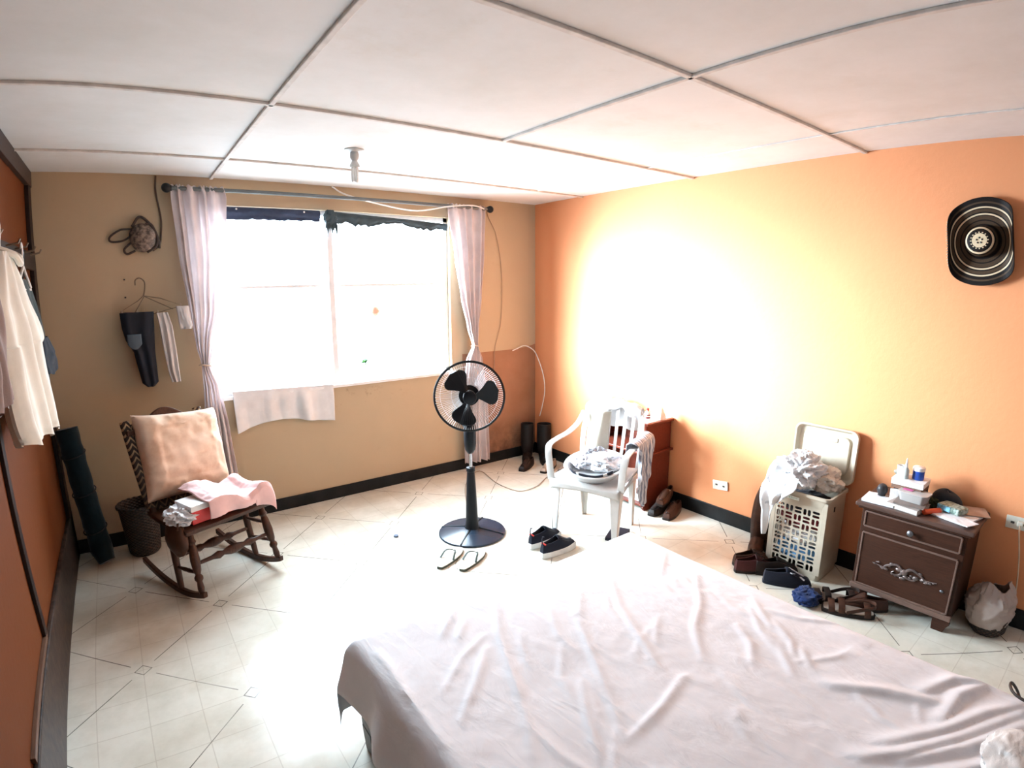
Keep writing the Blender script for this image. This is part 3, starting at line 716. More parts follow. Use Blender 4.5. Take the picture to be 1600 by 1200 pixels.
# basket behind the rocking chair
bs_ = thing('wicker_basket', 'dark wicker waste basket between the rocking chair and the wall', 'basket', (-3.545, -.20, 0))
m_wk, t, b = newmat('dark_wicker'); o_ = objc(t); sp = N(t, 'ShaderNodeSeparateXYZ'); t.links.new(o_, sp.inputs[0])
an = N(t, 'ShaderNodeMath', operation='ARCTAN2'); t.links.new(sp.outputs['Y'], an.inputs[0]); t.links.new(sp.outputs['X'], an.inputs[1])
wv = math_(t, 'MULTIPLY', math_(t, 'SINE', math_(t, 'MULTIPLY', an.outputs[0], 22.0)), math_(t, 'SINE', math_(t, 'MULTIPLY', sp.outputs['Z'], 300.0)))
t.links.new(ramp(t, wv, [(0., (.012, .006, .004)), (.6, (.055, .028, .015))]), b.inputs['Base Color']); b.inputs['Roughness'].default_value = .6; bumpn(t, b, wv, .6, .006)
MB().lathe([(0, .006), (.085, .0), (.10, .02), (.125, .32), (.130, .345), (.120, .345), (.112, .32), (.092, .03), (.0, .02)], 40).build('basket_body', m_wk, bs_)
MB().tube([(.130*cos(2*pi*k/40), .130*sin(2*pi*k/40), .345+.004*(k % 2)) for k in range(40)], .010, 8, closed=True).build('basket_rim', m_wk, bs_)

# rolled mat leaning in the left corner
m_teal = fabric('dark_teal_vinyl_cloth', (.0035, .010, .013), var=.3, bump=.4, bs=40)
rm = thing('rolled_mat', 'long dark teal rolled mat leaning in the corner beside the wicker basket', 'mat', (-3.80, -.22, 0))
A0 = Vector((0, -.02, .075)); A1 = Vector((-.092, .090, .90))
pts = [A0+(A1-A0)*k/30 for k in range(31)]
mb = MB(); mb.tube(pts, [.066+.006*nz(k*.45, 2, 0)+.003*sin(k*1.1) for k in range(31)], 24, cap=True); 
mb.build('roll', m_teal, rm)
MB().tube([A0+Vector((.02, -.06, -.045)), A0+(A1-A0)*.05+Vector((.0,-.02,0))], [.05, .07], 14).build('loose_end', m_teal, rm)
for q in (.2, .5, .8):
    c_ = A0+(A1-A0)*q; MB().tube([c_+Vector((.071*cos(2*pi*k/20), .071*sin(2*pi*k/20), .018*cos(2*pi*k/20-.8))) for k in range(20)], .004, 6, closed=True).build('tie_strap', m_blk, rm)

# ================================================================== white plastic armchair
pc = thing('plastic_armchair', 'white moulded plastic armchair beside the small shelf at the orange wall', 'chair', (-.815, -1.716, 0), radians(-68))
m_pl = mat('white_chair_plastic', (.56, .53, .50), .38, var=.05, spec=.5)
def leg(a, b, w0, w1, sx, sy):
    """tapered L-section leg"""
    a, b = Vector(a), Vector(b); mb = MB()
    for (dx, dy) in ((1, 0), (0, 1)):
        V = []
        for p, w_ in ((a, w0), (b, w1)):
            if dx: q = [(0, 0), (w_*sx, 0), (w_*sx, .006*sy), (0, .006*sy)]
            else: q = [(0, 0), (.006*sx, 0), (.006*sx, w_*sy), (0, w_*sy)]
            V += [(p.x+x_, p.y+y_, p.z) for x_, y_ in q]
        mb.add(V, [(3, 2, 1, 0), (4, 5, 6, 7), (0, 1, 5, 4), (1, 2, 6, 5), (2, 3, 7, 6), (3, 0, 4, 7)])
    return mb
for s in (-1, 1):
    leg((s*.252, -.235, .41), (s*.235, -.225, 0), .075, .030, -s, 1).build('leg', m_pl, pc, bevel=.003)
    leg((s*.215, .20, .41), (s*.20, .215, 0), .065, .030, -s, -1).build('leg', m_pl, pc, bevel=.003)
def pseat(u, v):
    y = -.245 + .46*v; w_ = .51 - .07*v; x = (u-.5)*w_; e = abs(2*u-1)
    z = .425 - .018*sin(pi*v)*(1-e**4) - (.030*(1-v/.12)**2 if v < .12 else 0) + .010*e**6
    return (x, y - (.018*(1-e*e) if v < .2 else 0), z)
MB().surf(pseat, 32, 26).build('seat', m_pl, pc, solid=.008)
ap = MB().surf(lambda u, v: ((u-.5)*.50, -.250-.014*(1-(2*u-1)**2), .412 - .055*v*(.55+.45*abs(2*u-1)**2)), 30, 4)
for s in (-1, 1): ap.surf(lambda u, v, s=s: (s*(.253-.035*u), -.24+.45*u, .412-.05*v*(.6+.4*abs(2*u-1)**2)), 20, 3)
ap.build('seat_apron', m_pl, pc, solid=.005)
def band_(path, w0, w1, th, upv=(0, 0, 1)):
    """flat plastic band swept along a path, widths interpolated, rounded edges"""
    P = crom(path, 8); mb = MB(); V = []; Fq = []; n = len(P)
    for i, p in enumerate(P):
        t_ = (P[min(i+1, n-1)]-P[max(i-1, 0)]).normalized(); sd = t_.cross(Vector(upv)).normalized(); nn = sd.cross(t_)
        w_ = w0+(w1-w0)*i/(n-1)
        for k in range(10):
            a = 2*pi*k/10; V.append(p + sd*(sgnp(cos(a), .5)*w_/2) + nn*(sgnp(sin(a), .5)*th/2))
    for i in range(n-1):
        for k in range(10): Fq.append((i*10+k, i*10+(k+1) % 10, i*10+10+(k+1) % 10, i*10+10+k))
    Fq += [tuple(range(9, -1, -1)), tuple((n-1)*10+k for k in range(10))]
    return mb.add(V, Fq)
for s in (-1, 1):
    band_([(s*.252, -.225, .41), (s*.262, -.235, .52), (s*.272, -.235, .615), (s*.278, -.20, .655), (s*.275, -.08, .668), (s*.262, .06, .68), (s*.240, .17, .725), (s*.225, .25, .80)], .052, .042, .012, (0, -.7, .7)).build('armrest', m_pl, pc)
    band_([(s*.215, .205, .40), (s*.225, .235, .60), (s*.205, .275, .78), (s*.14, .300, .855), (0, .312, .872)], .040, .050, .011, (0, 1, 0)).build('back_frame', m_pl, pc)
for x in (-.155, -.093, -.031, .031, .093, .155):
    zt = .872 - 1.1*x*x - .015
    band_([(x*.85, .208, .43), (x*.95, .235, .60), (x, .285, zt)], .024, .026, .007, (0, 1, 0)).build('back_slat', m_pl, pc)
def pcp(x, y, z):
    a = radians(-68); return (-.815 + x*cos(a) - y*sin(a), -1.716 + x*sin(a) + y*cos(a), z)

# wash basin with clothes on the chair
bn = thing('laundry_basin', 'round white plastic basin standing on the seat of the plastic armchair', 'basin', pcp(0, -.045, .449))
bn.rotation_euler = (radians(11), 0, radians(-68))
MB().lathe([(0, .004), (.155, .0), (.170, .010), (.198, .060), (.213, .066), (.213, .072), (.193, .070), (.165, .016), (.14, .008), (.0, .010)], 56).build('bowl', mat('basin_plastic', (.70, .70, .70), .35, var=.04), bn)
MB().tube([(.213*cos(2*pi*k/56), .213*sin(2*pi*k/56), .069) for k in range(56)], .005, 8, closed=True).build('basin_rim', mat('basin_plastic', (.70, .70, .70)), bn)
m_gcl = fabric('grey_white_garment', (.50, .50, .52), bump=.4); m_wcl = fabric('bright_white_garment', (.68, .68, .69), bump=.3)
m_nav = fabric('navy_garment', (.012, .016, .032)); m_gry = fabric('mid_grey_garment', (.30, .30, .32))
o = lump(pcp(.045, -.01, .520), (.115, .125, .055), 31, .6, 1.5, 70, 44).build('garment', m_wcl); tag(o, 'white crumpled garment in the basin on the plastic armchair', 'clothing')
o = lump(pcp(-.055, .085, .53), (.085, .06, .05), 33, .6, 1.6, 60, 40).build('garment', m_gry); tag(o, 'grey crumpled garment at the back of the basin on the armchair', 'clothing')
o = lump(pcp(-.100, -.045, .508), (.065, .085, .048), 37, .6, 1.6, 50, 36).build('garment', fabric('pale_grey_print', (.55, .56, .60))); tag(o, 'pale grey garment at the left edge of the basin on the armchair', 'clothing')
m_strp, t, b = newmat('navy_with_white_bands'); o_ = objc(t); sp = N(t, 'ShaderNodeSeparateXYZ'); t.links.new(o_, sp.inputs[0])
fr_ = math_(t, 'FRACT', math_(t, 'MULTIPLY', math_(t, 'ADD', sp.outputs['X'], .235), 5.6)); t.links.new(mixc(t, math_(t, 'LESS_THAN', fr_, .11), (.012, .015, .028), (.75, .75, .75)), b.inputs['Base Color']); b.inputs['Roughness'].default_value = .9
def nst(u, v):
    a = radians(-125 + 95*u); r = .183 + .014*v + .004*sin(u*12)
    return (r*cos(a), r*sin(a)*(1.0), .048 + .042*v + .005*sin(u*5+v*2) )
o = MB().surf(nst, 50, 10).build('garment', m_strp, loc=pcp(0, -.045, .449), rot=(radians(11), 0, radians(-68)), solid=.006); tag(o, 'navy garment with white stripes along the front of the basin', 'clothing')

# striped cloth over the right arm
m_stripe, t, b = newmat('grey_striped_cloth'); o_ = objc(t); wvx = N(t, 'ShaderNodeTexWave'); wvx.inputs['Scale'].default_value = 14; wvx.inputs['Distortion'].default_value = 4; wvx.inputs['Detail'].default_value = 2
t.links.new(o_, wvx.inputs['Vector']); t.links.new(ramp(t, wvx.outputs['Fac'], [(.35, (.20, .22, .28)), (.6, (.52, .53, .56))]), b.inputs['Base Color']); b.inputs['Roughness'].default_value = .9
bumpn(t, b, ntex(t, 120, 3, .5, o_), .3, .002)
def sc_(u, v):
    # v<.25 inner side, then over the arm, then hanging outside
    y = -.10 + .33*u - .05*(v-.3)*(u-.5)*2
    s = v*.46
    n = .016*sin(u*24 + 2*sin(v*3)) + .010*nz(u*8, v*3, 6)
    if s < .10: return pcp(.235, y, .60+ .095*s/.10 + .004*sin(u*20))
    if s < .15: k = (s-.10)/.05; return pcp(.235+.075*k, y, .695+.012*sin(pi*k)+.004*sin(u*20))
    L_ = .36 + .10*sin(pi*min(1, max(0, (.78-u)*1.5))) - .20*max(0, u-.66)/.34 - .18*max(0, .22-u)/.22
    k = (s-.15)/.31
    return pcp(.312 + n*min(1, k*4)+.012*k, y + .02*sin(k*5), .695 - L_*k)
o = MB().surf(sc_, 80, 60).build('striped_cloth', m_stripe, solid=.004); tag(o, 'grey and white striped cloth hanging over the right arm of the plastic armchair', 'cloth')
# white cloth over the chair back
def wc(u, v):
    x = -.225 + .43*u; s = v-.42
    zt = .885 - .9*x*x + .006*sin(u*23)
    if s < 0: return pcp(x, .275 + .02*(s)*1.0 - .012*sin(u*17)*(-s*2.4), zt - (-s)/.42*(.075+.035*sin(u*6+1)+.012*sin(u*25)))
    if s < .14: k = s/.14; return pcp(x, .275+.065*k, zt+.014*sin(pi*k))
    k = (s-.14)/.44; return pcp(x, .342 + .01*sin(u*15)*k + .02*k, zt - .20*k)
o = MB().surf(wc, 60, 44).build('white_cloth', m_wcl, solid=.004); tag(o, 'bright white cloth hung over the back of the plastic armchair', 'cloth')

# ================================================================== small red-brown shelf behind the chair
sh = thing('small_shelf', 'low red-brown wooden shelf unit against the orange wall behind the plastic armchair', 'shelf', (-.165, -1.41, 0))
m_rs = wood('red_brown_shelf_wood', (.090, .016, .008), (.17, .034, .018), .38, 'Y')
for y in (-.30, .30):   # scalloped side panels, outline in x-z
    ol = [(.15, 0), (-.13, 0), (-.15, .03), (-.12, .07), (-.115, .13), (-.15, .17), (-.15, .22), (-.12, .26), (-.115, .33), (-.15, .37), (-.15, .44), (-.125, .48), (-.125, .62), (-.15, .66), (-.15, .685), (.15, .685)]
    M = Matrix.Translation((0, y, 0)) @ Matrix.Rotation(radians(90), 4, 'X')
    MB().prism(ol, -.009, .009, M).build('side_panel', m_rs, sh, bevel=.002, smooth=False)
for z, d in ((.045, .30), (.46, .31), (.695, .32)):
    MB().box((-.003 if d < .32 else -.0, 0, z), (d, .66 if z > .6 else .60 if z < .1 else .68, .018)).build('shelf_board', m_rs, sh, bevel=.003, smooth=False)
MB().box((.145, 0, .34), (.008, .58, .66)).build('back_panel', m_rs, sh, smooth=False)
# beige cloth inside the left half of the chair back, paper on the shelf top, dark slab near the bed
def bc(u, v):
    x = -.185 + .165*u; z = .815 - .30*v
    return pcp(x, .262 - .085*v - .020*sin(pi*u) + .012*sin(u*7+v), z)
o = MB().surf(bc, 20, 20).build('beige_cloth', fabric('beige_canvas', (.46, .42, .34)), solid=.005); tag(o, 'beige cloth hanging inside the left half of the plastic armchair back', 'cloth')
o = MB().box((0, 0, 0), (.30, .62, .003)).build('shelf_paper', m_wcl, loc=(-.165, -1.41, .7065), rot=(0, 0, .02), smooth=False); tag(o, 'white paper sheet covering the top of the small red-brown shelf', 'paper')
o = MB().box((0, 0, .012), (.20, .13, .024)).build('flat_case', mat('dark_navy_case', (.012, .010, .018), .5), loc=(-.775, -1.885, 0), rot=(0, 0, .5), bevel=.003, smooth=False); tag(o, 'dark flat case on the floor between the plastic armchair and the bed corner', 'case')

# things on the small shelf
m_wht = mat('white_enamel', (.78, .78, .77), .4, var=.05)
o = lump((-.18, -1.22, .755), (.12, .13, .060), 41, .5, 1.4, 60, 40).build('folded_cloth', m_wcl); tag(o, 'white cloth heap on the left half of the small shelf top', 'cloth')
bt_ = thing('small_bottle', 'small white bottle with red and black label on the shelf top', 'bottle', (-.23, -1.655, .705))
MB().lathe([(0, 0), (.021, 0), (.022, .004), (.022, .060), (.012, .070), (.010, .078), (.0, .078)], 20).build('bottle_body', m_wht, bt_)
MB().lathe([(0, .078), (.012, .078), (.012, .096), (.0, .097)], 16).build('cap', mat('red_plastic', (.6, .04, .03), .4), bt_)
MB().lathe([(.0225, .018), (.0225, .030)], 20).lathe([(.0225, .040), (.0225, .048)], 20).build('label_band', mat('label_dark_red', (.16, .02, .02), .5), bt_)
o = MB().lathe([(0, 0), (.042, .0), (.030, .04), (.012, .085), (.003, .10), (0, .10)], 4).build('folded_card', mat('pale_pink_card', (.74, .62, .60), .7), loc=(-.12, -1.70, .705), rot=(0, 0, .5), smooth=False); tag(o, 'pale pink pointed folded card at the right corner of the shelf top', 'card')
o = lump((-.20, -1.62, .482+.02), (.05, .06, .032), 45, .5, 1.5, 40, 26).build('small_cloth', m_pink); tag(o, 'small pink cloth on the middle board of the small shelf', 'cloth')
def slabs(name, rows, cat_):
    for (x, y, z, sx, sy, sz, m, rz, lab) in rows:
        o = MB().box((0, 0, sz/2), (sx, sy, sz)).build(name, m, loc=(x, y, z), rot=(0, 0, rz), bevel=.003, smooth=False); tag(o, lab, cat_)
m_pgs = mat('cream_pages', (.70, .66, .58), .8); m_pkb = mat('pink_box_card', (.62, .30, .28), .6); m_dkb = mat('dark_book_cover', (.03, .025, .03), .5)
slabs('flat_box', [(-.18, -1.50, .055, .22, .30, .060, m_wht, .05, 'flat white box at the bottom of the small shelf'),
    (-.19, -1.51, .116, .19, .24, .045, m_card, -.06, 'white box on top of the flat white box in the small shelf'),
    (-.17, -1.53, .162, .16, .19, .050, m_pkb, .08, 'pink box uppermost in the bottom stack of the small shelf')], 'box')

# shoes -------------------------------------------------------------
m_sole = mat('white_rubber_sole', (.72, .71, .68), .5); m_brn = mat('brown_shoe_leather', (.05, .021, .013), .4, var=.3, bump=.2); m_dbr = mat('dark_shoe_leather', (.018, .011, .009), .5, var=.3)
m_nvs = fabric('navy_knit_upper', (.010, .012, .022)); m_lin = fabric('pale_shoe_lining', (.55, .50, .45))
def shoe_shape(L_, Wd, hh, heel_h, mb=None, wall=True):
    """upper: toe towards -y, heel at +y; open collar"""
    mb = mb or MB()
    def q(u, v):
        a = 2*pi*u; y = -cos(a)*L_/2   # -y toe at u=0
        t_ = (y + L_/2)/L_      # 0 toe .. 1 heel
        wdt = Wd/2*(sin(pi*min(1, max(0, t_*.86+.10)))**.55)*(1 - .16*max(0, sin(pi*(t_-.25)))*(t_ > .25))
        x = sin(a)/max(.15, abs(sin(a)))*wdt if abs(sin(a)) > .15 else sin(a)/.15*wdt
        top = hh*(.46 + .54*min(1, max(0, (t_-.12)/.40))**1.2)
        z = top*v*(1 if t_ < .45 else 1-.14*min(1, (t_-.45)/.3)*v); k = 1 - (.50 if t_ < .42 else .42)*v**2.2
        yy = y*(1 - .16*v**2*(1 if t_ < .5 else .35))
        return (x*k, yy, .018 + z)
    mb.surf(q, 40, 10, cu=True)
    # toe cap closing the front half of the top
    def cap(u, v):
        t0 = .02 + .54*v; a = math.acos(1-2*t0); sx_ = (2*u-1)
        pa = q((a/(2*pi)), 1.0); return (pa[0]*sx_, pa[1], pa[2] + .016*(1-sx_*sx_)*(.4+.8*v))
    mb.surf(cap, 12, 12)
    return mb
def outline(L_, Wd, n=36):
    P = []
    for k in range(n):
        a = 2*pi*k/n; y = -cos(a)*L_/2; t_ = (y+L_/2)/L_
        w_ = Wd/2*(sin(pi*min(1, max(0, t_*.86+.10)))**.55)*(1 - .16*max(0, sin(pi*(t_-.25)))*(t_ > .25)); sx_ = sin(a)/max(.15, abs(sin(a))) if abs(sin(a)) > .15 else sin(a)/.15
        P.append((sx_*w_, y))
    return P
def make_shoe(name, label, cat, loc, rz, up, sole, hh=.075, L_=.27, Wd=.095, st=.022, lining=None, group=None, laces=None, tilt=None):
    t_ = thing(name, label, cat, loc, rz, group)
    if tilt: t_.rotation_euler = (tilt[0], tilt[1], rz)
    MB().prism([(x*1.06, y*1.03) for x, y in outline(L_, Wd)], 0, st).build('sole', sole, t_, bevel=.004)
    o_ = shoe_shape(L_, Wd, hh, 0).build('upper', up, t_, solid=.004)
    MB().prism([(x*.80, y*.84) for x, y in outline(L_, Wd)], st, st+.006).build('insole', lining or m_lin, t_)
    if laces:
        lb = MB()
        for k in range(4): lb.tube([(-.022, -.045+.018*k, hh*.80+.012*k), (0, -.048+.018*k, hh*.80+.028+.012*k), (.022, -.045+.018*k, hh*.80+.012*k)], .003, 6)
        lb.build('laces', laces, t_)
    return t_
# navy slip-on trainers by the chair
for loc, rz, lab in (((-1.258, -1.800, 0), radians(92), 'navy slip-on trainer with white sole, the nearer of the pair by the armchair leg'),
                     ((-1.240, -1.640, 0), radians(98), 'navy slip-on trainer with white sole, farther of the pair by the armchair leg')):
    s_ = make_shoe('trainer', lab, 'shoe', loc, rz, m_nvs, m_sole, .092, .285, .100, .042, group='navy trainers on the floor')
    MB().tube([(0, .128, .08), (0, .140, .125), (0, .133, .150), (0, .122, .145)], .004, 6).build('heel_loop', m_nvs, s_)
    MB().box((0, .125, .098), (.042, .010, .008)).build('red_heel_stripe', mat('red_plastic', (.6, .04, .03)), s_, bevel=.002)
# flip flops
m_ff = mat('pale_flip_flop_foam', (.70, .68, .60), .7); m_ffd = mat('dark_green_rubber_edge', (.06, .07, .055), .5)
for loc, rz, lab in (((-1.875, -1.455, 0), radians(122), 'white flip flop with dark straps, left one of the pair before the fan'),
                     ((-1.775, -1.565, 0), radians(120), 'white flip flop with dark straps, right one of the pair before the fan')):
    ff = thing('flip_flop', lab, 'flip flop', loc, rz, 'flip flops before the fan')
    ol = outline(.285, .112)
    MB().prism(ol, 0, .014).build('sole', m_ffd, ff, bevel=.003); MB().prism([(x*.98, y*.985) for x, y in ol], .014, .019).build('footbed', m_ff, ff, bevel=.002)
    for s in (-1, 1): band_([(0, -.072, .020), (s*.012, -.055, .040), (s*.034, -.010, .052), (s*.046, .040, .022)], .007, .014, .005, (0, 0, 1)).build('strap', m_ffd, ff)
    MB().tube([(0, -.072, .016), (0, -.070, .034)], .004, 8).build('toe_post', m_ffd, ff)
# black rubber boots in the corner
m_rub = mat('black_rubber', (.012, .010, .010), .45)
def make_boot(name, label, loc, rz, m, hh, rr=.062, flop=0.0, group=None, sole=None):
    t_ = thing(name, label, 'boot', loc, rz, group)
    MB().prism([(x*1.03, y*1.02) for x, y in outline(.27, .098)], 0, .02).build('sole', sole or m_rub, t_, bevel=.004)
    mb = MB(); P = [(0, .075, .02), (0, .075, .08), (0, .078, .14), (0, .082, .22), (flop*.3, .085, hh*.8), (flop, .088, hh)]
    mb.tube(crom(P, 6), [.046 + (rr-.046)*min(1, k/14) for k in range(31)], 24, cap=False)
    mb.build('shaft', m, t_, solid=.004)
    def toe(u, v):
        y = -.135 + .24*v; a = pi*u
        w_ = .050*sqrt(max(0, 1-((v-.42)/.60)**2)) if v < .98 else .03
        w_ = .050*sin(pi*min(.80, v*.75+.05))**.5; h_ = .045 + .075*max(0, v-.35)**1.2*1.3
        if v < .12: w_ *= (v/.12)**.5; h_ *= .5+.5*(v/.12)**.5
        return (cos(a)*w_, y, .018 + sin(a)*h_)
    MB().surf(toe, 20, 20).build('foot', m, t_)
    return t_
make_boot('rubber_boot', 'tall black rubber boot in the corner, left one of the pair', (-.250, -.185, 0), radians(-40), m_rub, .365, group='black rubber boots in the corner')
make_boot('rubber_boot', 'tall black rubber boot in the corner, right one of the pair', (-.120, -.30, 0), radians(-35), m_rub, .365, .068, group='black rubber boots in the corner')
m_gsh = mat('dusty_grey_shoe', (.20, .15, .12), .6, var=.3); m_beg = mat('beige_shoe', (.36, .27, .20), .6, var=.25)
make_shoe('worn_shoe', 'dusty dark shoe on the floor in front of the black rubber boots', 'shoe', (-.37, -.34, 0), radians(-62), m_dbr, m_dbr, .06)
make_shoe('worn_shoe', 'dusty beige shoe between the rubber boots and the small shelf', 'shoe', (-.24, -.51, 0), radians(-66), m_beg, m_dbr, .06)
make_shoe('worn_shoe', 'grey shoe nearest the left end of the small shelf', 'shoe', (-.17, -.66, 0), radians(-72), m_gsh, m_dbr, .06)
# brown shoes at the right foot of the shelf
make_shoe('leather_shoe', 'brown leather shoe with pale toe at the foot of the shelf, outermost of three', 'shoe', (-.175, -1.90, 0), radians(-75), m_brn, m_dbr, .07, laces=m_dbr)
make_shoe('leather_shoe', 'dark brown leather shoe squeezed against the end of the small shelf', 'shoe', (-.20, -1.795, 0), radians(-82), m_dbr, m_dbr, .07)
make_shoe('leather_shoe', 'brown shoe lying on top of the dark shoes beside the small shelf', 'shoe', (-.17, -1.815, .10), radians(-70), m_brn, m_dbr, .05, tilt=(radians(6), radians(8)))
# brown boot by the hamper
make_boot('leather_boot', 'brown leather ankle boot with a floppy shaft left of the laundry hamper', (-.215, -2.615, 0), radians(-68), m_brn, .40, .055, flop=.035, sole=m_dbr)
make_boot('leather_boot', 'second brown leather boot half hidden behind the laundry hamper', (-.10, -2.66, 0), radians(-60), m_brn, .28, .052, sole=m_dbr)
# dark trainers between bed and hamper
make_shoe('dark_shoe', 'dark red and navy shoe with a white patch in front of the laundry hamper', 'shoe', (-.47, -2.76, 0), radians(55), mat('dark_maroon_upper', (.06, .016, .016), .6), m_dbr, .075, lining=m_sole, laces=m_dbr)
sb_ = make_shoe('dark_shoe', 'navy shoe with crossed pale grey laces nearest the bed, before the hamper', 'shoe', (-.475, -2.965, 0), radians(38), m_nvs, m_nvs, .075)
lb = MB()
for a_, b_ in (((-.035, -.09, .052), (.035, -.01, .092)), ((.035, -.09, .052), (-.035, -.01, .092)), ((0, -.11, .05), (0, -.02, .100))): lb.beam(a_, b_, .011, .004)
lb.build('laces', mat('pale_grey_lace', (.55, .56, .60), .7), sb_)
make_shoe('dark_shoe', 'black shoe standing between the hamper foot and the navy laced shoe', 'shoe', (-.40, -2.86, 0), radians(50), m_dbr, m_dbr, .08)
make_shoe('dark_shoe', 'brown sneaker behind the dark red shoe, next to the boot', 'shoe', (-.395, -2.695, 0), radians(62), m_brn, m_dbr, .065)
# sandals in front of the nightstand
def sandal(loc, rz, lab, m, big=1.0):
    t_ = thing('sandal', lab, 'sandal', loc, rz, 'sandals before the nightstand')
    ol = outline(.275, .105); MB().prism(ol, 0, .024).build('sole', m_dbr, t_, bevel=.004)
    MB().prism([(x*.9, y*.93) for x, y in ol], .024, .030).build('footbed', mat('worn_beige_footbed', (.26, .21, .17), .7), t_)
    for y, h_ in ((-.085, .050), (-.035, .062), (.095, .060)):
        band_([(-.050, y, .022), (-.040, y-.004, h_), (0, y-.008, h_+.016), (.040, y-.004, h_), (.050, y, .022)], .005, .005, .034, (0, 1, 0)).build('strap', m, t_)
    band_([(-.049, -.01, .03), (-.045, .06, .06), (-.03, .118, .075), (0, .132, .078), (.03, .118, .075), (.045, .06, .06), (.049, -.01, .03)], .005, .005, .020, (0, 0, 1)).build('heel_strap', m, t_)
    return t_
sandal((-.455, -3.235, 0), radians(215), 'dark brown strappy sandal, farthest from the bed, before the nightstand', m_dbr)
sandal((-.515, -3.345, 0), radians(205), 'brown strappy sandal nearest the bed edge before the nightstand', m_brn)
make_shoe('closed_sandal', 'brown closed sandal at the left foot of the nightstand', 'sandal', (-.405, -3.375, 0), radians(212), m_brn, m_dbr, .06)
o = lump((-.565, -3.135, .035), (.085, .07, .04), 51, .45, 1.4, 50, 32).build('blue_cloth', fabric('blue_plastic_cloth', (.008, .022, .085))); tag(o, 'crumpled dark blue cloth on the floor beside the sandals and bed', 'cloth')
o = MB().lathe([(0, 0), (.016, 0), (.017, .004), (.015, .012), (0, .013)], 18).build('bottle_cap', mat('slate_blue_cap', (.10, .14, .22), .4), loc=(-2.02, -.955, .001)); tag(o, 'small slate blue cap lying on the tiles between rocking chair and fan', 'cap')

# ================================================================== laundry hamper
hp = thing('laundry_hamper', 'beige plastic laundry hamper with a slotted front and its lid open against the wall', 'hamper', (-.190, -2.912, 0), radians(1.5))
m_hp = mat('beige_hamper_plastic', (.47, .41, .32), .42, var=.05)
D_, Wh, Hh = .27, .335, .53
def slot(cx, cy, w_, h_):
    r = min(w_, h_)/2*.95; P = []
    for qx, qy, a0 in ((1, 1, 0), (-1, 1, 90), (-1, -1, 180), (1, -1, 270)):
        for k in range(4):
            a = radians(a0+30*k); P.append((cx+qx*(w_/2-r)+r*cos(a), cy+qy*(h_/2-r)+r*sin(a)))
    return P
def slots(wd, hd, nx, ny):
    out = []; cw, ch = wd/nx, hd/ny
    for i in range(nx):
        for j in range(ny):
            cx, cy = -wd/2+cw*(i+.5), -hd/2+ch*(j+.5)
            if (i+j) % 2: 
                for s in (-1, 1): out.append(slot(cx, cy+s*ch*.24, cw*.80, ch*.34))
            else:
                for s in (-1, 1): out.append(slot(cx+s*cw*.24, cy, cw*.34, ch*.80))
    return out
rect = lambda w_, h_: [(-w_/2, -h_/2), (w_/2, -h_/2), (w_/2, h_/2), (-w_/2, h_/2)]
Mf = Matrix.Translation((-D_/2, 0, Hh/2)) @ Matrix(((0, 0, 1, 0), (-1, 0, 0, 0), (0, -1, 0, 0), (0, 0, 0, 1))).inverted() if False else Matrix.Translation((-D_/2, 0, Hh/2-.02)) @ Euler((radians(90), 0, radians(-90))).to_matrix().to_4x4()
holed('slotted_front', m_hp, rect(Wh-.03, Hh-.08), slots(.27, .39, 5, 8), .004, hp, Mf)
Ml = Matrix.Translation((0, Wh/2, Hh/2-.02)) @ Euler((radians(90), 0, 0)).to_matrix().to_4x4()
holed('slotted_side', m_hp, rect(D_-.03, Hh-.08), slots(.20, .39, 4, 8), .004, hp, Ml)
def rrect(w_, d_, r, z, n=6):
    P = []
    for qx, qy, a0 in ((1, 1, 0), (-1, 1, 90), (-1, -1, 180), (1, -1, 270)):
        for k in range(n+1):
            a = radians(a0+90*k/n); P.append((qx*(w_/2-r)+r*cos(a), qy*(d_/2-r)+r*sin(a), z))
    return P
def shell(mb, rings, close_bottom=False):
    V = []; n = len(rings[0]); Fq = []
    for r in rings: V += r
    for i in range(len(rings)-1):
        for k in range(n): Fq.append((i*n+k, i*n+(k+1) % n, (i+1)*n+(k+1) % n, (i+1)*n+k))
    if close_bottom: Fq.append(tuple(range(n-1, -1, -1)))
    return mb.add(V, Fq)
fbx = MB()
shell(fbx, [rrect(D_, Wh, .03, 0), rrect(D_+.006, Wh+.006, .03, .055)], True)
for cx in (-1, 1):
    for cy in (-1, 1): fbx.box((cx*(D_/2-.012), cy*(Wh/2-.012), .27), (.030, .030, .46))
fbx.box((0, -Wh/2, .27), (D_-.03, .004, .46)); fbx.box((D_/2, 0, .27), (.004, Wh-.03, .46))
fbx.build('hamper_body', m_hp, hp, bevel=.006)
rm_ = MB(); shell(rm_, [rrect(D_+.004, Wh+.004, .03, Hh-.075), rrect(D_+.012, Wh+.012, .032, Hh-.02), rrect(D_+.034, Wh+.034, .036, Hh-.018), rrect(D_+.034, Wh+.034, .036, Hh), rrect(D_+.008, Wh+.008, .03, Hh), rrect(D_-.004, Wh-.004, .03, Hh-.05)])
rm_.build('hamper_rim', m_hp, hp)
MB().box((-.03, -Wh/2-.003, .44), (.014, .004, .030)).build('side_grip', m_dbr, hp)
lb_ = MB().box((-D_/2-.0095, .035, Hh-.045), (.002, .075, .020)).build('label', mat('white_green_label', (.72, .78, .74), .5), hp, smooth=False)
ms_ = MB()
for k_i, (dy, w_, z_) in enumerate(((.022, .008, 0), (.010, .005, .002), (0, .007, -.001), (-.010, .004, .001), (-.019, .006, 0))): ms_.box((-D_/2-.0108, .035+dy, Hh-.045+z_), (.0006, w_, .008-.001*k_i), (.25*(-1)**k_i, 0, 0))
ms_.build('label_marks', mat('pale_green_print', (.30, .48, .38), .5), hp, smooth=False)
